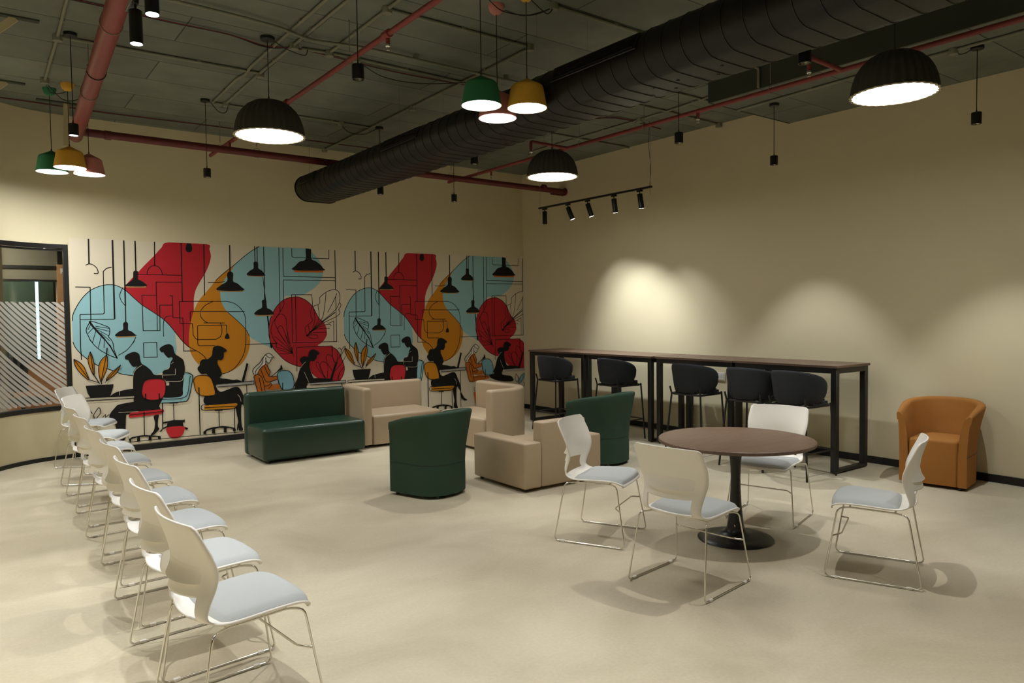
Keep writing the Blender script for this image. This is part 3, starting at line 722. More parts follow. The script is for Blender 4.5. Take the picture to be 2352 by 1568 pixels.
MURAL_LIGHT_LINES = [
(5,1,'0.731,1.06 0.676,1.024 0.64,0.975 0.626,0.898 0.621,0.778'),
(5,0,'0.473,0.754 0.476,0.703'),
(5,1,'0.962,0.947 0.961,0.886'),
(5,0,'1.114,0.996 1.112,0.918 0.966,0.922'),
(5,1,'1.211,0.906 1.202,0.862 1.168,0.832 1.004,0.841'),
(5,0,'1.067,1.06 1.096,1.081'),
(5,1,'2.826,0.997 2.787,0.965 2.758,0.919'),
(5,0,'2.802,0.855 2.865,0.707'),
(5,0,'0.457,0.495 0.676,0.486'),
(5,1,'1.878,0.607 1.908,0.567 1.921,0.51'),
]
MURAL_SPLIT = 101
MX0, MW, MZ0, MZ1, TILE = 1.0, XR - 1.0 - .005, 0.082, 2.597, 3.418
mur = box('mural', (MX0, YB - .0025, MZ0), (MX0 + MW, YB - .0002, MZ1), MI['paper'])
tag(mur, 'printed wall mural of seated office figures with red, blue and orange blobs', 'mural')
def parse(t): return [tuple(map(float, p.split(','))) for p in t.split()]
LAYER = [0.0030]
def clampx(p): return (min(max(p[0], 0.0), MW), min(max(p[1], MZ0 + .001), MZ1 - .001))
def fill(name, pts, m):
    y = YB - LAYER[0]
    pts = [clampx(p) for p in pts]
    if max(p[0] for p in pts) - min(p[0] for p in pts) < .01: return
    q = [pts[0]]
    for p in pts[1:]:
        if abs(p[0] - q[-1][0]) + abs(p[1] - q[-1][1]) > 5e-4: q.append(p)
    bm = bmesh.new()
    vs = [bm.verts.new((MX0 + x, y, z)) for x, z in q]
    f = bm.faces.new(vs)
    f.normal_update()
    if f.normal.y > 0: f.normal_flip()
    bmesh.ops.triangulate(bm, faces=[f])
    me = bpy.data.meshes.new(name); bm.to_mesh(me); bm.free(); me.materials.append(m)
    new_obj(name, me, mur)
def ribbon(pts, w, V, F, y):
    pts = [Vector((p[0], p[1])) for p in pts]
    L, Rr = [], []
    for i, p in enumerate(pts):
        a = (p - pts[i - 1]).normalized() if i > 0 and (p - pts[i - 1]).length > 1e-6 else None
        b = (pts[i + 1] - p).normalized() if i + 1 < len(pts) and (pts[i + 1] - p).length > 1e-6 else None
        if a is None and b is None: continue
        d = ((a or b) + (b or a))
        if d.length < 1e-4: d = (a or b)
        d.normalize(); n = Vector((-d.y, d.x))
        k = 1.0 / max(0.5, n.dot(Vector((-(a or b).y, (a or b).x))))
        L.append(p + n * w * .5 * k); Rr.append(p - n * w * .5 * k)
    base = len(V)
    for l, r in zip(L, Rr):
        V += [(MX0 + l.x, y, l.y), (MX0 + r.x, y, r.y)]
    for i in range(len(L) - 1):
        k = base + 2 * i
        F.append((k, k + 1, k + 3, k + 2))
def lines(name, data, m, dx):
    V, F = [], []
    for w, sm, t in data:
        pts = [(x + dx, min(z, MZ1 - .002)) for x, z in parse(t)]
        if sm: pts = catmull(pts, 4)
        keep, cur = [], []
        for p in pts:
            if 0 <= p[0] <= MW - .004 and MZ0 < p[1] < MZ1: cur.append(p)
            else:
                if len(cur) > 1: keep.append(cur)
                cur = []
        if len(cur) > 1: keep.append(cur)
        for c_ in keep: ribbon(c_, w * .001, V, F, YB - LAYER[0])
    return tag(mesh(name, V, F, m, mur), kind='stuff')
BACK = 5   # colour fields that lie under the fine line drawing
for dx in (0.0, TILE):
    LAYER[0] = 0.0030
    for i, (n, cname, sm, t) in enumerate(MURAL_FILLS):
        if i == BACK:
            LAYER[0] += .0003
            lines('line_drawing', MURAL_LINES[:MURAL_SPLIT], MI['black'], dx)
        pts = [(x + dx, z) for x, z in parse(t)]
        if sm: pts = catmull(pts, 4, closed=True)
        LAYER[0] += .00025
        fill(n, pts, MI[cname])
    LAYER[0] += .0004
    lines('line_drawing', MURAL_LINES[MURAL_SPLIT:], MI['black'], dx)
    LAYER[0] += .0003
    lines('light_line', MURAL_LIGHT_LINES, MI['cream'], dx)

# ------------------------------------------------------------------ white stacking chairs
def stack_chair():
    root = empty('stacking_chair')
    rows = [(.245, .418, .190, -.015, -.004), (.232, .440, .212, -.008, -.004), (.17, .456, .226, 0, 0), (.06, .452, .228, 0, .006), (-.06, .444, .224, 0, .008),
            (-.14, .441, .217, .008, .010), (-.203, .452, .208, .025, .012), (-.246, .484, .202, .05, .004), (-.262, .535, .202, .078, 0), (-.248, .60, .212, .086, 0),
            (-.238, .66, .229, .078, 0), (-.244, .73, .240, .060, 0), (-.263, .80, .238, .046, 0), (-.278, .845, .231, .040, 0), (-.284, .864, .212, .035, -.004)]
    def row(v):
        i = min(int(v), len(rows) - 2); t = v - i
        p = [rows[max(i - 1, 0)], rows[i], rows[i + 1], rows[min(i + 2, len(rows) - 1)]]
        return [0.5 * ((2 * b) + (-a + c_) * t + (2 * a - 5 * b + 4 * c_ - d) * t * t + (-a + 3 * b - 3 * c_ + d) * t ** 3) for a, b, c_, d in zip(*p)]
    def pt(u, v):
        y, z, hw, ey, ez = row(v)
        return Vector((u * hw, y + ey * u * u, z + ez * u * u))
    H0, H1, HR, HU = 6.5, 8.4, 9.2, 0.74
    vs = sorted(set([k * .25 for k in range(0, 57)] + [H0, H1, HR, HR + .12, H1 - .08, H0 + .05]))
    us = sorted(set([-1 + k / 9 for k in range(19)] + [-HU, HU, -HU - .05, HU + .05]))
    V, F = [], []
    for v in vs:
        for u in us:
            p = pt(u, v)
            V.append(p)
    nu = len(us)
    for i in range(len(vs) - 1):
        for j in range(nu - 1):
            if vs[i] >= H0 - 1e-6 and vs[i + 1] <= H1 + 1e-6 and us[j] >= -HU - 1e-6 and us[j + 1] <= HU + 1e-6: continue
            F.append((i * nu + j, i * nu + j + 1, (i + 1) * nu + j + 1, (i + 1) * nu + j))
    sh = mesh('shell', V, F, M['white_plastic'], root, smooth=True, angle=50)
    md = sh.modifiers.new('thickness', 'SOLIDIFY'); md.thickness = .009; md.offset = 0
    V, F = [], []
    nr_, nc_ = 6, 18
    for i in range(nr_ + 2):
        v = HR if i == 0 else HR + .03 + 1.15 * (i - 1) / nr_
        k = 0.001 if i == 0 else .019 * (1 - (i - 1) / nr_) ** 1.5 + .0005
        for j in range(nc_ + 1):
            u = -HU + 2 * HU * j / nc_
            p = pt(u, v); e_ = max(0.0, 1 - abs(j / nc_ * 2 - 1) ** 8)
            p.y -= .0045 + k * e_
            V.append(p)
    for i in range(nr_ + 1):
        for j in range(nc_):
            a = i * (nc_ + 1) + j
            F.append((a, a + 1, a + nc_ + 2, a + nc_ + 1))
    mesh('lumbar_ridge', V, F, M['white_plastic'], sh, smooth=True, angle=40)
    # upholstered seat pad
    V, F = [], []
    nv, nn = 22, 20
    for i in range(nv + 1):
        t = -1 + 2 * i / nv; v = .35 + (5.05 - .35) * (i / nv)
        for j in range(nn + 1):
            q = -1 + 2 * j / nn
            k = .955 * (1 - .10 * abs(t) ** 6) * (1 if t > 0 else 1)
            p = pt(q * k, v)
            p.z += .0055 + .026 * (max(0, 1 - abs(q) ** 7) ** .5) * (max(0, 1 - abs(t) ** 7) ** .5)
            V.append(p)
    for i in range(nv):
        for j in range(nn):
            a = i * (nn + 1) + j
            F.append((a, a + 1, a + nn + 2, a + nn + 1))
    mesh('seat_pad', V, F, M['pad'], root, smooth=True)
    # sled frame
    for s in (-1, 1):
        pts = [(s * .19, -.13, .425), (s * .232, -.19, .424), (s * .265, -.265, .008), (s * .265, .265, .008), (s * .222, .195, .424), (s * .19, .14, .432)]
        tube('sled_leg', fillet(pts, .035, 5, True), .0052, M['chrome'], root, 8, True)
        for y in (-.20, .19):
            box('glide', (s * .265 - .0085, y - .016, .0005), (s * .265 + .0085, y + .016, .0165), M['clip'], root, bev=.003, seg=1)
    a = Vector((.2395, .223, .255))
    tube('stretcher', fillet([(-a.x, a.y, a.z), (-a.x + .05, a.y - .05, a.z + .01), (a.x - .05, a.y - .05, a.z + .01), (a.x, a.y, a.z)], .02), .005, M['chrome'], root)
    tube('seat_bar', [(-.19, .13, .432), (.19, .13, .432)], .0055, M['chrome'], root)
    tube('seat_bar', [(-.19, -.12, .425), (.19, -.12, .425)], .0055, M['chrome'], root)
    return root
chair0 = stack_chair()
def place(proto, used, loc, deg, label, cat, group=None):
    o = proto if not used else copy_tree(proto)
    o.location = loc; o.rotation_euler = (0, 0, math.radians(deg - 90))
    tag(o, label, cat, group)
    return o
ORD = ['first', 'second', 'third', 'fourth', 'fifth', 'sixth', 'seventh', 'eighth', 'ninth']
ROW = [(1.08, 9.55, -28), (1.05, 8.50, -28), (.965, 7.61, 3), (.96, 6.845, 3), (.945, 6.01, 4), (.945, 5.25, 4), (.925, 4.53, 5), (.89, 3.81, 5), (.88, 3.15, 6)]
for i, (x, y, d) in enumerate(ROW):
        place(chair0, i > 0, (x, y, 0), d, ORD[i] + ' white chair from the mural in the row along the left', 'chair', 'white stacking chairs lined up in a row')
for x, y, d, lab in [(4.55, 2.29, 112.6, 'white chair with grey pad at the round table, beside the orange tub chair'), (3.50, 2.90, 7.3, 'white chair at the round table with its slotted back towards the viewer'),
                     (3.718, 3.905, -63.4, 'white chair at the round table beside the beige armchair'), (5.12, 3.43, 196, 'white chair on the far side of the round table, near the bar stools')]:
    place(chair0, True, (x, y, 0), d, lab, 'chair', 'white chairs around the round table')

# ------------------------------------------------------------------ round pedestal table
rt_ = tag(empty('round_table', (4.42, 3.24, 0)), 'round walnut table on a black tulip pedestal among white chairs', 'table')
lathe('tabletop', [(0, .702), (.535, .702), (.545, .706), (.545, .725), (.541, .728), (0, .728)], M['walnut'], rt_, 72, angle=35)
lathe('pedestal', [(.0, 0), (.262, 0), (.268, .004), (.262, .010), (.20, .022), (.12, .036), (.078, .055), (.062, .085), (.052, .15), (.042, .25), (.036, .36), (.034, .45), (.038, .55), (.046, .64), (.056, .70), (0, .701)], M['black_satin'], rt_, 48, angle=60)
box('label_sticker', (-.052, -.036, .10), (-.0515, -.026, .115), M['socket'], rt_)

# ------------------------------------------------------------------ bar tables
def bar_table(name, y0, y1, x0, x1, label):
    o = tag(empty(name, (x0, y0, 0)), label, 'table', 'high bar tables along the right wall')
    w, d, h = x1 - x0, y1 - y0, 1.088
    box('tabletop', (0, 0, h - .025), (w, d, h), M['walnut'], o, bev=.002, seg=1)
    t = .06; i0 = .015
    for x in (i0, w - i0 - t):
        for y in (i0, d - i0 - t):
            box('leg', (x, y, .012), (x + t, y + t, h - .026), M['black_metal'], o, bev=.003, seg=1)
            cyl('foot', (x + t / 2, y + t / 2, 0), (x + t / 2, y + t / 2, .012), .012, M['black_metal'], o, 8)
        box('long_rail', (x, i0 + t, h - .08), (x + t, d - i0 - t, h - .026), M['black_metal'], o)
    for y in (i0, d - i0 - t):
        box('end_rail', (i0 + t, y, h - .08), (w - i0 - t, y + t, h - .026), M['black_metal'], o)
        box('floor_rail', (i0 + t, y, .012), (w - i0 - t, y + t, .042), M['black_metal'], o)
    return o
bar_table('bar_table', 3.86, 5.085, 6.89, 7.54, 'high walnut bar table with black frame, the one nearest the orange tub chair')
bar_table('bar_table', 5.095, 6.25, 6.885, 7.535, 'high walnut bar table, second counted from the orange tub chair')
bar_table('bar_table', 6.285, 7.525, 6.86, 7.53, 'high walnut bar table, second counted from the mural corner')
bar_table('bar_table', 7.535, 8.79, 6.865, 7.54, 'high walnut bar table standing in the mural corner')

# ------------------------------------------------------------------ bar stools
def bar_stool():
    o = empty('bar_stool')      # faces +y
    fz = .705
    ring = fillet([(-.2, -.2, fz), (.2, -.2, fz), (.2, .2, fz), (-.2, .2, fz)], .06, 5, True)
    tube('seat_frame', ring, .014, M['black_metal'], o, 8, True)
    for sx in (-1, 1):
        tube('leg', [(sx * .255, -.255, 0), (sx * .198, -.2, fz), (sx * .205, -.225, .79)], .0105, M['black_metal'], o, 8)
        tube('leg', [(sx * .235, .235, 0), (sx * .2, .2, fz), (sx * .198, .197, .725)], .0105, M['black_metal'], o, 8)
    k = .26 / fz
    a, b = .255 - .055 * k, .235 - .035 * k
    tube('footrest', fillet([(-a, -a, .26), (a, -a, .26), (b, b, .26), (-b, b, .26)], .01, 2, True), .008, M['black_metal'], o, 6, True)
    # cushion
    bm = bmesh.new(); bmesh.ops.create_cube(bm, size=1)
    for v in bm.verts: v.co = Vector((v.co.x * .43, v.co.y * .43 + .01, fz + .008 + (v.co.z + .5) * .07))
    bmesh.ops.bevel(bm, geom=[e_ for e_ in bm.edges if abs(e_.verts[0].co.z - e_.verts[1].co.z) > .01], offset=.1, segments=6, affect='EDGES')
    bmesh.ops.bevel(bm, geom=[e_ for e_ in bm.edges if e_.verts[0].co.z > fz + .07 and e_.verts[1].co.z > fz + .07], offset=.03, segments=4, affect='EDGES')
    from_bm('seat', bm, M['dark_fabric'], o, smooth=True, angle=50)
    # wrap-around backrest
    V, F = [], []
    n, m_ = 44, 14
    TH = math.radians(112)
    for i in range(n + 1):
        t = -1 + 2 * i / n
        th = t * TH
        edge = math.sqrt(max(0.0, 1 - abs(t) ** 3.2))
        zm = .86 + .012 * (1 - abs(t))
        zt = zm + (.155 + .035 * (1 - t * t)) * edge
        zb = zm - .145 * edge
        for j in range(m_):
            a = 2 * PI * j / m_
            ca, sa = math.cos(a), math.sin(a)
            ss = math.copysign(abs(sa) ** .45, sa); cc = math.copysign(abs(ca) ** .8, ca)
            z = (zt + zb) / 2 + (zt - zb) / 2 * ss
            lean = .045 * (z - .70) / .33
            r = .215 + lean + cc * .026 * (edge ** .5 if edge > 0 else 0)
            V.append((math.sin(th) * r, -math.cos(th) * r * 1.02 + .0, z))
    for i in range(n):
        for j in range(m_):
            j2 = (j + 1) % m_
            F.append((i * m_ + j, i * m_ + j2, (i + 1) * m_ + j2, (i + 1) * m_ + j))
    bk = mesh('backrest', V, F, M['dark_fabric'], o, smooth=True)
    for s in (-1, 1):
        th = s * math.radians(38)
        tube('seam', [(math.sin(th) * (r_ + .0265), -math.cos(th) * (r_ + .0265) * 1.02, z_) for r_, z_ in ((.217, .73), (.227, .82), (.237, .90), (.243, .965))], .0022, M['black_metal'], bk, 5)
    return o
stool0 = bar_stool()
STOOLS = [(6.675, 7.88, 0, 'dark grey bar stool tucked in at the mural end of the bar'), (6.80, 6.79, -2, 'dark grey bar stool, second from the mural corner, behind the green tub chair'), (6.72, 5.46, 3, 'dark grey bar stool standing in front of the wall socket'),
          (6.68, 4.67, 4, 'dark grey bar stool overlapped by its neighbour at the near bar table'), (6.66, 4.11, -4, 'dark grey bar stool at the end of the bar nearest the orange tub chair')]
for i, (x, y, d, lab) in enumerate(STOOLS):
    place(stool0, i > 0, (x, y, 0), d, lab, 'bar stool', 'dark bar stools along the bar tables')

# ------------------------------------------------------------------ sofas
gs = tag(empty('bench_sofa', (2.59, 8.09, 0)), 'dark green leather bench sofa with straight back in front of the mural', 'sofa')
box('seat_block', (0, 0, .03), (1.235, .60, .395), M['green_leather'], gs, bev=.045, seg=5)
box('backrest', (-.004, .585, .02), (1.24, .715, .752), M['green_leather'], gs, bev=.045, seg=5)
for x, y in ((.08, .08), (1.15, .08), (.08, .64), (1.15, .64)): cyl('foot', (x, y, 0), (x, y, .035), .02, M['black_metal'], gs, 10)

def path_wall(name, pts, th, z0, z1, m, parent, bev=.035):
    """upright padded wall that follows a plan path"""
    pts = [Vector((p[0], p[1])) for p in pts]
    prof = [(-th / 2, z0 + .01), (-th / 2, z1 - bev)]
    for k in range(1, 5): prof.append((-th / 2 + bev - bev * math.cos(k * PI / 8), z1 - bev + bev * math.sin(k * PI / 8)))
    prof += [(-x, z) for x, z in reversed(prof)]
    V, F = [], []
    N = len(pts); P = len(prof)
    rows_ = []
    for i, p in enumerate(pts):
        d = (pts[min(i + 1, N - 1)] - pts[max(i - 1, 0)]).normalized(); n_ = Vector((-d.y, d.x))
        rows_.append([Vector((p.x + n_.x * o, p.y + n_.y * o, z)) for o, z in prof])
    for end in (0, -1):       # pulled-in rounded ends
        p = pts[end]; d = (pts[1] - pts[0]).normalized() * -1 if end == 0 else (pts[-1] - pts[-2]).normalized()
        base = rows_[end]
        cen = Vector((p.x, p.y, 0))
        extra = []
        for k in (1, 2, 3):
            a = k * PI / 6
            sh_ = 1 - (1 - math.cos(a)) * bev / (th / 2)
            zc = (1 - math.cos(a)) * bev
            r_ = []
            for q in base:
                off = Vector((q.x - p.x, q.y - p.y, 0)) * sh_
                r_.append(Vector((p.x + off.x + d.x * bev * math.sin(a), p.y + off.y + d.y * bev * math.sin(a), q.z - (zc if q.z > z0 + .1 else 0))))
            extra.append(r_)
        if end == 0: rows_ = list(reversed(extra)) + rows_
        else: rows_ = rows_ + extra
    for r_ in rows_: V += r_
    N = len(rows_)
    for i in range(N - 1):
        for k in range(P):
            k2 = (k + 1) % P
            F.append((i * P + k, i * P + k2, (i + 1) * P + k2, (i + 1) * P + k))
    F.append(tuple(range(P))); F.append(tuple(reversed(range((N - 1) * P, N * P))))
    bm = bmesh.new()
    vs_ = [bm.verts.new(v) for v in V]
    for f in F: bm.faces.new([vs_[i] for i in f])
    return from_bm(name, bm, m, parent, smooth=True, angle=50)
def plan_block(name, poly, z0, z1, m, parent, bev=.04):
    bm = bmesh.new()
    b0 = [bm.verts.new((x, y, z0)) for x, y in poly]; b1 = [bm.verts.new((x, y, z1)) for x, y in poly]
    bm.faces.new(list(reversed(b0))); bm.faces.new(b1)
    for i in range(len(poly)):
        j = (i + 1) % len(poly)
        bm.faces.new((b0[i], b0[j], b1[j], b1[i]))
    bmesh.ops.recalc_face_normals(bm, faces=bm.faces)
    ed = [e_ for e_ in bm.edges if not (e_.verts[0].co.z < z0 + .001 and e_.verts[1].co.z < z0 + .001) and (e_.calc_face_angle(0) > .5)]
    bmesh.ops.bevel(bm, geom=ed, offset=bev, segments=4, profile=.5, affect='EDGES')
    return from_bm(name, bm, m, parent, smooth=True, angle=50)
def arc2(cx, cy, r, a0, a1, n=8): return [(cx + r * math.cos(math.radians(a0 + (a1 - a0) * k / n)), cy + r * math.sin(math.radians(a0 + (a1 - a0) * k / n))) for k in range(n + 1)]

ca = tag(empty('corner_sofa', (3.875, 8.27, 0)), 'beige leather corner sofa beside the green bench, back to the mural', 'sofa', 'beige corner sofas')
path_wall('backrest', [(.065, .035), (.065, .45)] + arc2(.315, .52, .25, 180, 90) + [(.6, .77), (1.20, .77)], .13, .03, .745, M['beige_leather'], ca)
plan_block('seat', [(.13, .0), (1.12, .0), (1.12, .70), (.32, .70), (.20, .64), (.13, .5)], .035, .40, M['beige_leather'], ca)
for x, y in ((.08, .08), (1.1, .08), (.3, .75), (1.15, .75)): cyl('foot', (x, y, 0), (x, y, .04), .02, M['black_metal'], ca, 10)
tube('seam', [(.1325, .004, .05), (.1325, -.002, .2), (.1325, .004, .385)], .0022, M['dark'], ca, 5)
cb = tag(empty('corner_sofa', (4.88, 7.0, 0)), 'beige leather corner sofa with rounded back turned towards the bar tables', 'sofa', 'beige corner sofas')
path_wall('backrest', [(.06, .065), (.26, .065)] + arc2(.29, .465, .40, 270, 360, 12) + [(.69, .7), (.69, 1.20)], .13, .03, .745, M['beige_leather'], cb)
plan_block('seat', [(.0, .135), (.30, .135), (.42, .165), (.53, .24), (.60, .35), (.62, .46), (.62, 1.22), (.10, 1.22), (.0, 1.12)], .035, .40, M['beige_leather'], cb)
for x, y in ((.06, .2), (.35, .1), (.64, .5), (.6, 1.15), (.12, 1.1)): cyl('foot', (x, y, 0), (x, y, .04), .02, M['black_metal'], cb, 10)

ac = tag(empty('block_armchair', (4.04, 5.24, 0)), 'beige leather block armchair seen from behind with low arms', 'armchair')
for x in (0, .755): box('armrest', (x, 0, .03), (x + .2, .84, .455), M['beige_leather'], ac, bev=.02, seg=4)
box('backrest', (.202, .002, .03), (.753, .14, .635), M['beige_leather'], ac, bev=.02, seg=4)
box('seat', (.203, .143, .03), (.752, .82, .38), M['beige_leather'], ac, bev=.03, seg=4)
for x in (.06, .9):
    for y in (.06, .78): cyl('foot', (x, y, 0), (x, y, .035), .02, M['black_metal'], ac, 10)

# ------------------------------------------------------------------ tub chairs
def tub_chair(loc, deg, m, label):
    o = tag(empty('tub_chair', loc, math.radians(deg - 90)), label, 'armchair', 'upholstered tub chairs')
    w, f, r = .278, .278, .225
    plan = [(-w, f), (-w, f - .12), (-w, .08)] + arc2(-w + r, -f + r, r, 180, 270, 9) + [(0, -f - .012)] + arc2(w - r, -f + r, r, 270, 360, 9) + [(w, .08), (w, f - .12), (w, f)]
    plan = [Vector(p) for p in plan]
    N = len(plan); V, F = [], []; P = None
    for i, p in enumerate(plan):
        d = (plan[min(i + 1, N - 1)] - plan[max(i - 1, 0)]).normalized(); nr = Vector((d.y, -d.x))
        rear = max(0.0, min(1.0, (f - p.y) / (2 * f)))
        top = .672 + .113 * rear ** .8; fl = .45 + .55 * min(1.0, rear * 1.6)
        sec = [(0, .03), (.002, .16), (0, .30), (.007, .40), (.020, .50), (.040, .60), (.060, top - .07), (.070, top - .025), (.067, top - .008), (.054, top), (.018, top), (.002, top - .008), (-.006, top - .03), (-.025, .58), (-.045, .48), (-.066, .40), (-.072, .30), (-.072, .03)]
        P = len(sec)
        for off, z in sec:
            if off > 0: off *= fl
            elif z > .42: off = off - .03 * (1 - fl)
            V.append((p.x + nr.x * off, p.y + nr.y * off - .0 + (-.02 * (1 - rear) * max(0, z - .35) / .3 if rear < .3 else 0), z))
    for i in range(N - 1):
        for k in range(P):
            k2 = (k + 1) % P
            F.append((i * P + k, i * P + k2, (i + 1) * P + k2, (i + 1) * P + k))
    F.append(tuple(range(P))); F.append(tuple(reversed(range((N - 1) * P, N * P))))
    bm = bmesh.new(); vs_ = [bm.verts.new(v) for v in V]
    for q in F: bm.faces.new([vs_[i] for i in q])
    sh = from_bm('shell', bm, m, o, smooth=True, angle=55)
    plan_block('seat', [(-.204, f - .005), (-.204, -.08), (-.12, -.195), (.12, -.195), (.204, -.08), (.204, f - .005)], .03, .445, m, o, .03)
    tube('seam', [(p.x + ((plan[min(i + 1, N - 1)] - plan[max(i - 1, 0)]).normalized().y) * .0005, p.y - ((plan[min(i + 1, N - 1)] - plan[max(i - 1, 0)]).normalized().x) * .0005, .303) for i, p in enumerate(plan)], .0022, M['dark'], sh, 5)
    for x, y in ((-.22, .24), (.22, .24), (-.17, -.2), (.17, -.2)): cyl('foot', (x, y, 0), (x, y, .032), .018, M['black_metal'], o, 8)
    return o
tub_chair((3.425, 5.84, 0), 108, M['green_fabric'], 'dark green tub chair between the green bench and the beige armchair')
tub_chair((5.575, 5.84, 0), 101, M['green_fabric'], 'dark green tub chair in front of the bar stools, behind a white chair')
tub_chair((7.355, 3.09, 0), 189, M['orange_fabric'], 'orange tub chair against the cream wall')

# ------------------------------------------------------------------ pendants and downlights
def cord_parts(o, z0, zc, canopy='disc', cm=None, rc=.06):
    """cord from local z0 up to the ceiling at local zc, with its canopy"""
    cyl('cord', (0, 0, z0), (0, 0, zc - .02), .0035, M['cable'], o, 6)
    if canopy == 'disc':
        lathe('canopy', [(0, zc - .028), (rc - .003, zc - .028), (rc, zc - .025), (rc, zc - .0005), (0, zc - .0005)], M['black_metal'], o, 24)
    elif canopy == 'bowl':
        lathe('canopy', [(.012, zc - .075), (.03, zc - .07), (.05, zc - .05), (.06, zc - .02), (.062, zc - .0005), (0, zc - .0005)], cm, o, 24)

def dome_pendant(x, y, z, label, light=True):
    o = tag(empty('dome_pendant', (x, y, z)), label, 'pendant lamp', 'ribbed charcoal dome pendants')
    R, H = .287, .305
    prof = [(R, 0), (R * .985, .05), (R * .95, .10), (R * .885, .155), (R * .78, .205), (R * .63, .25), (R * .44, .283), (R * .22, .30), (.015, H)]
    rib = lambda r, zz, a: r * (1 + .018 * math.sin(a * 30)) if r > .03 else r
    sh = lathe('shade', prof, M['dome'], o, 180, angle=180, mod=rib, cap=False)
    inner = [(r - .006, zz - .004 if zz > .02 else zz) for r, zz in prof if r > .03]
    lathe('shade_lining', inner, M['shade_white'], sh, 90, angle=180, mod=rib, cap=False)
    lathe('rim', [(R - .012, -.003), (R + .006, -.003), (R + .006, .003), (R - .012, .003)], M['dome_rim'], o, 180, mod=rib, close=True)
    lathe('diffuser', [(0, .006), (R - .010, .006), (R - .010, .009), (0, .009)], M['glow'], o, 120, mod=lambda r, zz, a: r * (1 + .02 * math.sin(a * 30)) if r > .1 else r)
    cyl('cord_grip', (0, 0, H - .005), (0, 0, H + .03), .008, M['black_metal'], o, 8)
    cord_parts(o, H + .02, HC - z)
    disc_light('dome_light', (x, y, z - .008), P_DOME, .52)
    return o
dome_pendant(2.13, 6.28, 3.184, 'ribbed charcoal dome pendant glowing above the green bench sofa')
dome_pendant(5.373, 6.40, 3.184, 'ribbed charcoal dome pendant with the track rail beyond it, the smallest looking one')
dome_pendant(5.387, 2.60, 3.184, 'ribbed charcoal dome pendant over the round table, the largest looking one')

def felt_pendant(x, y, z, m, label, grp):
    o = tag(empty('bucket_pendant', (x, y, z)), label, 'pendant lamp', grp)
    prof = [(.148, 0), (.146, .012), (.130, .10), (.121, .148), (.116, .160), (.106, .168), (.06, .190), (.012, .216)]
    sh = lathe('shade', prof, m, o, 40, angle=60, cap=False)
    lathe('shade_lining', [(r - .004, zz - (.003 if zz > .02 else 0)) for r, zz in prof if r > .04], M['shade_white'], sh, 40, angle=60, cap=False)
    lathe('diffuser', [(0, .004), (.143, .004), (.143, .007), (0, .007)], M['glow'], o, 40)
    cyl('cord_grip', (0, 0, .21), (0, 0, .235), .007, M['black_metal'], o, 8)
    cord_parts(o, .23, HC - z, 'bowl', m)
    disc_light('bucket_light', (x, y, z - .006), P_FELT, .27)
    return o
G1, G2 = 'felt bucket pendants over the row of chairs', 'felt bucket pendants hung in front of the duct'
felt_pendant(.764, 8.943, 3.165, M['felt_green'], 'green bucket pendant in the cluster at the curved wall', G1)
felt_pendant(.897, 8.663, 3.175, M['felt_yellow'], 'yellow bucket pendant in the cluster at the curved wall', G1)
felt_pendant(1.088, 8.838, 3.155, M['felt_pink'], 'pink bucket pendant in the cluster at the curved wall', G1)
felt_pendant(3.067, 4.448, 3.165, M['felt_green'], 'green bucket pendant in the cluster before the black duct', G2)
felt_pendant(3.385, 4.313, 3.165, M['felt_yellow'], 'yellow bucket pendant in the cluster before the black duct', G2)
felt_pendant(3.345, 4.635, 3.155, M['felt_pink'], 'pink bucket pendant hanging behind the green and yellow ones', G2)

def downlight(x, y, label, zc=HC, lit=False, power=None):
    o = tag(empty('cylinder_downlight', (x, y, 3.175)), label, 'downlight', 'small black cylinder downlights')
    lathe('housing', [(.0335, .012), (.0335, 0), (.039, 0), (.039, .093), (.036, .096), (.006, .097), (.005, .12), (0, .12)], M['black_satin'], o, 28, angle=40, cap=False)
    lathe('reflector', [(.0335, .002), (.030, .018), (.015, .04), (0, .042)], M['lens_dim'] if not lit else M['glow_small'], o, 24, angle=60, cap=False)
    cord_parts(o, .11, zc - 3.175, rc=.05)
    p = P_DOWN if power is None else power
    if p: spot('down_light', (x, y, 3.172), (x, y, 0), p, 76, .5, .016, COOL if x > 6 else WARM)
    return o
downlight(.77, 7.12, 'lit cylinder downlight in front of the big red pipe', lit=True)
downlight(2.167, 8.447, 'cylinder downlight hanging before the wall between red pipe and dome pendant')
downlight(2.09, 4.436, 'cylinder downlight beside the slanting thin red pipe')
downlight(4.265, 8.469, 'cylinder downlight peeping out below the end of the duct')
downlight(4.215, 6.257, 'cylinder downlight just under the middle of the duct')
downlight(5.374, 8.48, 'cylinder downlight before the long dark red pipe, near the room corner')
downlight(5.25, 4.46, 'cylinder downlight hanging between the duct and the right wall')
downlight(4.22, 2.585, 'cylinder downlight close under the duct, beside the red sprinkler branch')
downlight(6.87, 4.556, 'cylinder downlight on a long cord in front of the right wall', HC2, power=P_WALLWASH)
downlight(6.788, 2.60, 'cylinder downlight nearest the right edge, beside the large dome', HC2, power=P_WALLWASH)

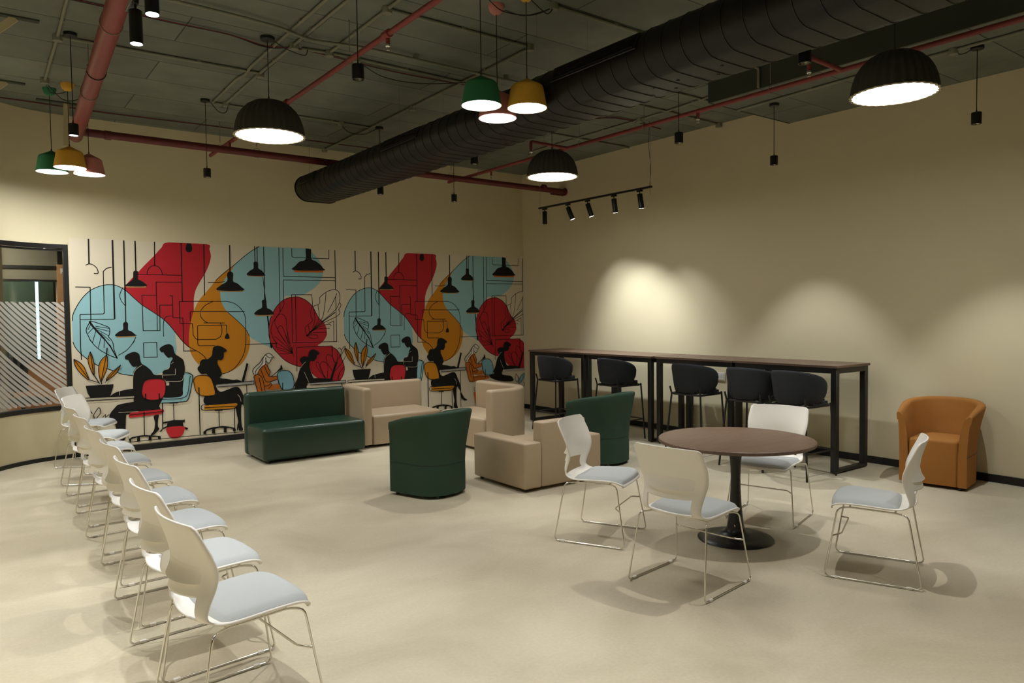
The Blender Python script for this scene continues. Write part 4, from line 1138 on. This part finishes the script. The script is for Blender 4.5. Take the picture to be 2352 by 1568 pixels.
# feed cables between canopies and conduits
tag(tubes('feed_cable', [(catmull([(2.19, 6.28, 3.995), (2.27, 6.2, 3.92), (2.42, 6.2, 3.90), (2.49, 6.3, 3.99)], 6), .004, False)], M['cable'], None, 6), 'thin black cable looping from the dome canopy above the green bench', 'cable')
tag(tubes('feed_cable', [(catmull([(2.22, 8.44, 3.995), (2.3, 8.42, 3.9), (2.37, 8.4, 3.9), (2.4, 8.4, 3.99)], 6), .004, False)], M['cable'], None, 6), 'thin black cable looping from the downlight canopy at the twin conduits', 'cable')
tag(tubes('feed_cable', [(catmull([(3.40, 4.60, 3.98), (3.5, 4.5, 3.93), (3.6, 4.42, 3.95), (3.69, 4.36, 3.99)], 6), .004, False), (catmull([(3.42, 4.32, 3.98), (3.55, 4.3, 3.9), (3.62, 4.33, 3.92), (3.69, 4.36, 3.99)], 6), .004, False), (catmull([(3.1, 4.45, 3.98), (3.3, 4.5, 3.92), (3.5, 4.4, 3.90), (3.68, 4.36, 3.985)], 6), .004, False)], M['cable'], None, 6),
    'black cables from the bucket pendants to the conduit box above them', 'cable')
tag(tubes('feed_cable', [(catmull([(.70, 8.60, 3.99), (.76, 8.72, 3.92), (.86, 8.7, 3.93), (.90, 8.66, 3.96)], 6), .004, False), (catmull([(.70, 8.60, 3.99), (.85, 8.8, 3.9), (.95, 8.85, 3.9), (1.04, 8.88, 3.95)], 6), .004, False)], M['cable'], None, 6),
    'black cables joining the green, yellow and pink canopies by the curved wall', 'cable')
tag(tubes('feed_cable', [(catmull([(3.76, 8.49, 3.99), (3.85, 8.47, 3.9), (4.05, 8.46, 3.9), (4.22, 8.47, 3.99)], 6), .004, False)], M['cable'], None, 6), 'thin black cable sagging to the downlight canopy behind the duct', 'cable')
tag(tubes('feed_cable', [(catmull([(2.95, 6.29, 3.99), (3.2, 6.27, 3.88), (3.6, 6.25, 3.88), (4.16, 6.25, 3.99)], 6), .004, False)], M['cable'], None, 6), 'thin black cable sagging from the conduit behind the bucket pendants', 'cable')
tag(tubes('feed_cable', [(catmull([(6.68, 2.72, 3.79), (6.70, 2.70, 3.76), (6.74, 2.66, 3.77), (6.755, 2.62, 3.80)], 6), .004, False)], M['cable'], None, 6), 'short black cable at the canopy beside the large dome', 'cable')

# ------------------------------------------------------------------ track spotlights
def track_head(x, y, z, target, label, power, lit=True, size=80, grp='spotlights on the right track rail'):
    o = tag(empty('track_spotlight', (x, y, z)), label, 'spotlight', grp)
    box('adapter', (-.012, -.045, -.022), (.012, .045, 0), M['black_satin'], o, bev=.002, seg=1)
    cyl('stem', (0, 0, -.045), (0, 0, -.02), .007, M['black_metal'], o, 8)
    d = (Vector(target) - Vector((x, y, z - .05))).normalized()
    # most of the tilt is taken by the knuckle
    p0 = Vector((0, 0, -.05)); p1 = p0 + d * .18
    body = tube('barrel', [p0 - d * .006, p0, p1], [.028, .0345, .0345], M['black_satin'], o, 24)
    tube('lens', [p1 - d * .002, p1 + d * .0012], .031, M['glow_small'] if lit else M['dark'], body, 24)
    if lit and power: spot('track_light', Vector((x, y, z)) + p1 + d * .012, target, power, size, .9, .016, COOL)
    return o
RZ = 3.194
rail = tag(empty('track_rail', (6.90, 6.30, RZ)), 'slim black track rail hung on wires along the right wall', 'track rail')
box('rail', (-.016, 0, -.002), (.016, 2.23, .022), M['black_satin'], rail)
for yy in (.02, 2.21): cyl('wire', (0, yy, -.09), (0, yy, HC - RZ), .0018, M['chrome'], rail, 5)
tube('power_cable', catmull([(0, .03, .02), (.02, .03, .25), (-.01, .03, .5), (.0, .03, HC - RZ)], 6), .003, M['cable'], rail, 5)
WX = XR
track_head(6.90, 8.40, RZ - .004, (6.905, 8.40, 0), 'unlit track spotlight at the mural end of the rail', 0, lit=False)
track_head(6.90, 7.88, RZ - .004, (7.35, 7.55, 1.7), 'second track spotlight on the rail, tilted down towards the wall', P_TRACK)
track_head(6.90, 7.47, RZ - .004, (7.30, 7.25, 1.7), 'third track spotlight, in the middle of the rail', P_TRACK)
track_head(6.90, 6.96, RZ - .004, (7.25, 7.10, 1.7), 'fourth track spotlight on the rail, tilted back towards the mural', P_TRACK)
track_head(6.90, 6.50, RZ - .004, (7.18, 6.50, 1.7), 'fifth track spotlight, at the free end of the rail', P_TRACK)
rail2 = tag(empty('track_rail', (.815, 2.4, 3.415)), 'black track rail beside the big red pipe overhead', 'track rail')
box('rail', (-.016, 0, -.002), (.016, 2.35, .022), M['black_satin'], rail2)
box('cover_strip', (-.022, 0, -.001), (-.016, 2.35, .02), M['conduit'], rail2)
for yy in (.1, 2.2): cyl('wire', (0, yy, .02), (0, yy, .118), .0018, M['chrome'], rail2, 5)
G3 = 'bright spotlights beside the big red pipe'
track_head(.815, 4.577, 3.412, (.83, 4.60, 0), 'lit black spotlight against the red pipe, the lower of the two', P_TRACK * 1.1, size=84, grp=G3)
track_head(.805, 4.097, 3.412, (.83, 4.0, 0), 'lit black spotlight cut by the upper picture edge', P_TRACK * 1.1, size=84, grp=G3)

# ------------------------------------------------------------------ air duct
DX, DZ, DW, DH, DY0, DY1 = 3.815, 3.325, .62, .325, -3.0, 9.40
def oval(off=0.0, n=12):
    r = DH / 2; hw = DW / 2 - r; out = []
    for k in range(n + 1):
        a = -PI / 2 + PI * k / n
        out.append((hw + (r + off) * math.cos(a), (r + off) * math.sin(a)))
    for k in range(n + 1):
        a = PI / 2 + PI * k / n
        out.append((-hw + (r + off) * math.cos(a), (r + off) * math.sin(a)))
    return out
du = tag(empty('air_duct', (DX, 0, DZ)), 'large black flat-oval air duct with ribbed seams crossing under the ceiling', 'air duct')
ov = oval(); P = len(ov)
V = [(x, y, z) for y in (DY0, DY1) for x, z in ov]
F = [(k, (k + 1) % P, P + (k + 1) % P, P + k) for k in range(P)] + [tuple(range(P)), tuple(reversed(range(P, 2 * P)))]
bm = bmesh.new(); vs_ = [bm.verts.new(v) for v in V]
for q in F: bm.faces.new([vs_[i] for i in q])
from_bm('duct_body', bm, M['duct'], du, smooth=True, angle=40)
rb = None; y = .9
while y < 9.3:
    pts = [(x, 0, z) for x, z in oval(.0015)]
    if rb is None:
        rb = tube('seam_rib', pts, .0035, M['duct_rib'], du, 5, True); rb.location = (0, y, 0)
    else:
        c_ = new_obj('seam_rib', rb.data, du); c_.location = (0, y, 0)
    y += .148
ef = tube('end_flange', [(x, 0, z) for x, z in oval(.004)], .008, M['duct_rib'], du, 6, True); ef.location = (0, DY1, 0)
for gy, gl_ in ((9.0, .5), (6.55, .75), (3.75, .85)):
    ga = math.radians(24); rr_ = DH / 2 + .001
    g_ = empty('grille', (-(DW / 2 - DH / 2) - rr_ * math.cos(ga), gy, rr_ * math.sin(ga))); g_.parent = du
    g_.rotation_euler = (0, ga, 0)
    box('grille_frame', (-.006, -gl_ / 2, -.06), (.004, gl_ / 2, .06), M['duct_rib'], g_)
    for k in range(5):
        zz = -.044 + k * .022
        box('slat', (-.014, -gl_ / 2 + .02, zz - .004), (-.006, gl_ / 2 - .02, zz + .004), M['duct'], g_)
for wx, wy in ((-.22, 9.11), (-.22, 6.68), (-.22, 4.45), (.30, 4.44), (.30, 6.68), (.30, 9.1), (-.22, 2.2), (.3, 2.2)):
    cyl('hanger_wire', (wx, wy, .14 if wx < 0 else .05), (wx, wy, HC - DZ), .0018, M['chrome'], du, 5)
for yy in (2.9, 3.25, 3.45, 5.2, 7.3, 8.2):
    for xx in (-.02, .1): lathe('bolt', [(0, -.005), (.011, -.004), (.012, 0), (0, 0)], M['duct_rib'], du, 10, (xx, yy + xx, -DH / 2))

# ------------------------------------------------------------------ sprinkler pipes
def hanger(o, x, y, zp, r, top):
    cyl('hanger_rod', (x, y, zp + r + .045), (x, y, top), .004, M['conduit'], o, 6)
    tube('hanger_loop', [(x + (r + .004) * math.cos(a), y, zp + (r + .004) * math.sin(a) + (.02 if math.sin(a) > .6 else 0)) for a in [k * 2 * PI / 16 for k in range(16)]], .003, M['conduit'], o, 5, True)
def sprinkler(o, x, y, zp, m):
    cyl('drop_nipple', (x, y, zp - .065), (x, y, zp), .016, m, o, 10)
    lathe('sprinkler_head', [(.018, -.06), (.02, -.075), (.008, -.085), (.006, -.10), (.016, -.105), (0, -.107)], M['chrome'], o, 12, (x, y, zp))
mp = tag(empty('sprinkler_main', (0, 0, 0)), 'thick red sprinkler main pipe running towards the curved wall', 'pipe')
pA, pB = Vector((.70, 2.6, 3.60)), Vector((1.005, 9.12, 3.60))
tube('main_pipe', [pA, pB], .066, M['red_pipe'], mp, 24)
d_ = (pB - pA).normalized()
tube('clamp', [tuple(pA.lerp(pB, .62) + (Vector((0, 0, 1)) * math.sin(a) + Vector((1, 0, 0)) * math.cos(a)) * .07) for a in [k * PI / 10 - PI * .95 for k in range(19)]], .004, M['cable'], mp, 5)
for t in (.45, .72): hanger(mp, pA.lerp(pB, t).x, pA.lerp(pB, t).y, 3.60, .066, HC)
bp_ = tag(empty('sprinkler_pipe', (0, 0, 0)), 'long dark red pipe running along the mural wall to the right wall', 'pipe')
tube('pipe', fillet([(1.02, 8.72, 3.605), (1.03, 8.906, 3.605), (1.25, 8.906, 3.605), (XR, 8.906, 3.575)], .12, 6), .042, M['dark_red_pipe'], bp_, 16)
for x in (1.28, 7.3): tube('coupling', [(x - .03, 8.906, 3.603), (x + .03, 8.906, 3.602)], .05, M['dark_red_pipe'], bp_, 16)
lathe('wall_collar', [(.043, 0), (.06, 0), (.06, .012), (.043, .012)], M['dark_red_pipe'], bp_, 16, close=True).matrix_local = Matrix.Translation((XR - .012, 8.906, 3.575)) @ Matrix.Rotation(PI / 2, 4, 'Y')
for x in (2.86, 4.5, 5.6): hanger(bp_, x, 8.906, 3.595, .042, HC)
cyl('riser_stub', (XR - .25, 8.96, 3.54), (XR, 8.96, 3.535), .02, M['dark_red_pipe'], bp_, 12)
p2 = tag(empty('sprinkler_pipe', (0, 0, 0)), 'thin red sprinkler pipe slanting across the ceiling above the dome pendant by the bench', 'pipe')
tube('pipe', [(2.53, 2.6, 3.70), (2.56, 9.80, 3.70)], .0215, M['red_pipe'], p2, 14)
for y_ in (4.89, 7.0): tube('coupling', [(2.538, y_ - .045, 3.70), (2.538, y_ + .045, 3.70)], .03, M['red_pipe'], p2, 14)
for y_ in (4.89, 7.0, 8.9): sprinkler(p2, 2.545, y_, 3.69, M['red_pipe'])
for y_ in (5.55, 9.3): hanger(p2, 2.545, y_, 3.70, .0215, HC)
p3 = tag(empty('sprinkler_pipe', (0, 0, 0)), 'thin red sprinkler pipe running parallel to the right wall past the large dome', 'pipe')
tube('pipe', [(5.975, 1.2, 3.66), (5.975, 9.58, 3.66)], .0215, M['red_pipe'], p3, 14)
tube('branch', [(5.975, 3.32, 3.66), (5.46, 3.30, 3.66)], .0195, M['red_pipe'], p3, 12)
tube('branch', fillet([(5.975, 6.82, 3.66), (5.385, 6.80, 3.66), (5.385, 6.80, 3.58)], .03), .0195, M['red_pipe'], p3, 12)
tube('coupling', [(5.48, 3.3, 3.66), (5.43, 3.3, 3.66)], .027, M['red_pipe'], p3, 12)
for x_, y_ in ((5.975, 4.83), (5.975, 8.45), (5.45, 3.3), (5.385, 6.8)): sprinkler(p3, x_, y_, 3.65 if x_ > 5.5 else 3.61, M['red_pipe'])
for y_ in (4.0, 5.56, 6.6, 8.75): hanger(p3, 5.975, y_, 3.66, .0215, HC)
hanger(p3, 5.60, 6.81, 3.66, .0195, HC)

# ------------------------------------------------------------------ conduits clipped to the slab
GC = 'grey electrical conduits on the ceiling'
def conduit(pts, z, label, boxes=(), top=HC):
    o = tag(empty('conduit', (pts[0][0], pts[0][1], 0)), label, 'conduit', GC)
    x0, y0 = pts[0][:2]
    P3 = [(x - x0, y - y0, z if len(q) == 0 else q[0]) for (x, y, *q) in pts]
    tube('conduit_run', fillet(P3, .08, 4), .0135, M['conduit'], o, 10)
    for i in range(len(P3) - 1):
        a, b = Vector(P3[i]), Vector(P3[i + 1])
        n = int((b - a).length / .75)
        for k in range(n):
            p = a.lerp(b, (k + .5) / n)
            if abs(b.z - a.z) > .05: continue
            box('saddle', (p.x - .019, p.y - .019, p.z - .004), (p.x + .019, p.y + .019, top - .0005), M['conduit'], o)
    for bx, by in boxes:
        lathe('junction_box', [(0, top - .05), (.036, top - .05), (.038, top - .046), (.038, top - .001), (0, top - .001)], M['conduit'], o, 16, (bx - x0, by - y0, 0))
    return o
Z = HC - .016
conduit([(.66, 5.6), (.69, 7.24), (.70, 8.60)], Z, 'grey conduit running down beside the big red pipe to the bucket pendant canopies', [(.69, 7.23), (.70, 8.60)])
conduit([(.72, 7.22), (1.24, 7.21), (2.36, 7.20)], Z, 'grey conduit crossing behind the big red pipe to the twin conduits', [(2.37, 7.22)])
conduit([(2.23, 3.6), (2.23, 7.05), (2.26, 7.33), (2.23, 7.45), (2.25, 8.44)], Z, 'kinked grey conduit, left one of the twin runs over the dome pendant')
conduit([(2.37, 3.6), (2.36, 7.23), (2.38, 8.40)], Z, 'straight grey conduit, right one of the twin runs over the dome pendant', [(2.38, 8.42), (2.37, 6.3)])
conduit([(.9, 5.83), (1.74, 5.86), (2.1, 5.90), (2.4, 6.02), (2.85, 5.92), (4.9, 5.93)], Z - .031, 'wavy grey conduit passing under the twin runs towards the duct')
conduit([(2.27, 8.47), (3.14, 8.48), (4.125, 8.49)], Z, 'grey conduit leading from the twin runs behind the dome pendant to the duct', [(3.76, 8.49)])
conduit([(4.16, 10.0), (4.16, 8.7), (4.13, 6.6), (4.10, 5.17)], Z, 'grey conduit that follows the duct and ends at the mural wall', [(4.15, 7.4), (4.16, 9.97)])
conduit([(2.68, 5.15), (4.07, 5.15)], Z, 'grey conduit crossing just behind the bucket pendants before the duct', [(2.68, 5.15), (4.08, 5.15)])
conduit([(2.65, 3.8), (2.68, 5.15), (2.69, 6.28)], Z, 'grey conduit beside the thin slanting red pipe', [(2.69, 6.29)])
conduit([(2.45, 6.33), (2.75, 6.29), (4.2, 6.33)], Z, 'grey conduit carrying the sagging cable behind the bucket pendants', [(2.95, 6.29)])
conduit([(3.69, 4.36), (5.0, 4.36)], Z, 'grey conduit above the duct whose box feeds the bucket pendants', [(3.69, 4.36)])
conduit([(4.9, 5.31), (5.9, 5.31), (6.86, 5.32)], Z, 'grey conduit reaching the end of the dropped ceiling', [])
conduit([(4.8, 5.85), (6.65, 5.87), (7.70, 5.90)], Z, 'grey conduit that ends at the right wall', [(7.70, 5.90)])
conduit([(6.70, 8.4), (6.70, 6.44), (6.69, 5.9), (6.62, 4.98)], Z, 'grey conduit running above the track rail', [(6.69, 6.3)])
conduit([(5.2, 7.44), (7.70, 7.46)], Z, 'grey conduit crossing behind the smallest looking dome', [])
conduit([(6.72, 4.90), (6.70, 4.46), (6.67, 3.6), (6.68, 2.72), (6.68, .5)], HC2 - .016, 'grey conduit along the dropped ceiling behind the large dome', [(6.68, 2.74)], HC2)
conduit([(5.6, 4.32, Z), (6.24, 4.32, Z), (6.252, 4.32, Z - .03), (6.252, 4.32, HC2 + .0)], Z, 'grey conduit bending down the side of the dropped ceiling')
def ceiling_cable(pts, label, red):
    o = tag(tubes('ceiling_cable', [(catmull([(x, y, HC - .006 - s) for x, y, s in pts], 5), .005, False), (catmull([(x, y + .012 * math.sin(x * 9), HC - .008 - s * 1.3) for x, y, s in pts], 5), .005, False)], M['cable'], None, 6), label, 'cable', 'loose cables clipped to the ceiling')
    tube('red_core', catmull([(x, y - .012, HC - .009 - s) for x, y, s in pts], 5), .0025, M['cable_red'], o, 6)
ceiling_cable([(.2, 6.34, 0), (.95, 6.35, 0), (1.36, 6.36, .01), (1.83, 6.36, .01), (2.17, 6.42, .02), (2.49, 6.38, .0), (3.4, 6.42, .01), (4.2, 6.4, 0)], 'bundle of black and red cable from the upper left across to the duct', True)
ceiling_cable([(.3, 9.57, 0), (.7, 9.58, .0), (1.39, 9.56, .01), (2.78, 9.54, .0), (3.76, 9.60, 0), (4.81, 9.58, 0)], 'black and red cable running near the mural wall under the ceiling', True)
ceiling_cable([(5.0, 6.9, 0), (5.9, 6.85, .01), (6.4, 6.4, .01), (7.3, 6.5, 0)], 'black and red cable between the duct and the right wall', True)

# cream straps hanging at the upper left
def strap(top, bot, label):
    o = tag(empty('ceiling_strap', (top[0], top[1], HC)), label, 'strap', 'cream metal straps under the ceiling')
    a, b = Vector((0, 0, -.01)), Vector((bot[0] - top[0], bot[1] - top[1], bot[2] - HC))
    d = (b - a).normalized(); sx = Vector((1, 0, 0)); sx = (sx - d * sx.dot(d)).normalized(); n = d.cross(sx)
    V = []
    for p in (a, b):
        for sa, sb in ((-1, -1), (1, -1), (1, 1), (-1, 1)): V.append(p + sx * .028 * sa + n * .006 * sb)
    mesh('strap_bar', V, [(3, 2, 1, 0), (4, 5, 6, 7), (0, 1, 5, 4), (1, 2, 6, 5), (2, 3, 7, 6), (3, 0, 4, 7)], M['strap'], o)
    box('fixing_plate', (-.28, -.03, -.012), (.16, .03, -.0005), M['beam'], o)
strap((.385, 6.98), (.10, 6.98, 3.72), 'cream strap slanting at the upper left edge, the higher one')
strap((.395, 8.90), (.12, 8.90, 3.75), 'cream strap slanting at the left edge, the lower one')
strap((.96, 9.43), (.945, 9.43, 3.55), 'upright cream strap behind the yellow bucket pendant')

# ------------------------------------------------------------------ wall socket
so = tag(empty('wall_socket', (XR, 5.925, .807)), 'white double wall socket on the right wall under the bar', 'socket')
box('faceplate', (-.012, -.095, -.055), (-.0005, .095, .055), M['socket'], so, bev=.003, seg=2)
for dy in (-.045, .045):
    fr = box('module', (-.015, dy - .036, -.04), (-.012, dy + .036, .04), M['socket'], so, bev=.0015, seg=1)
    for hy, hz in ((-.01, -.012), (.01, -.012), (-.01, .006), (.01, .006), (0, .02)):
        box('pin_hole', (-.0157, dy + hy - .0028, hz - .0028), (-.015, dy + hy + .0028, hz + .0028), M['dark'], fr)
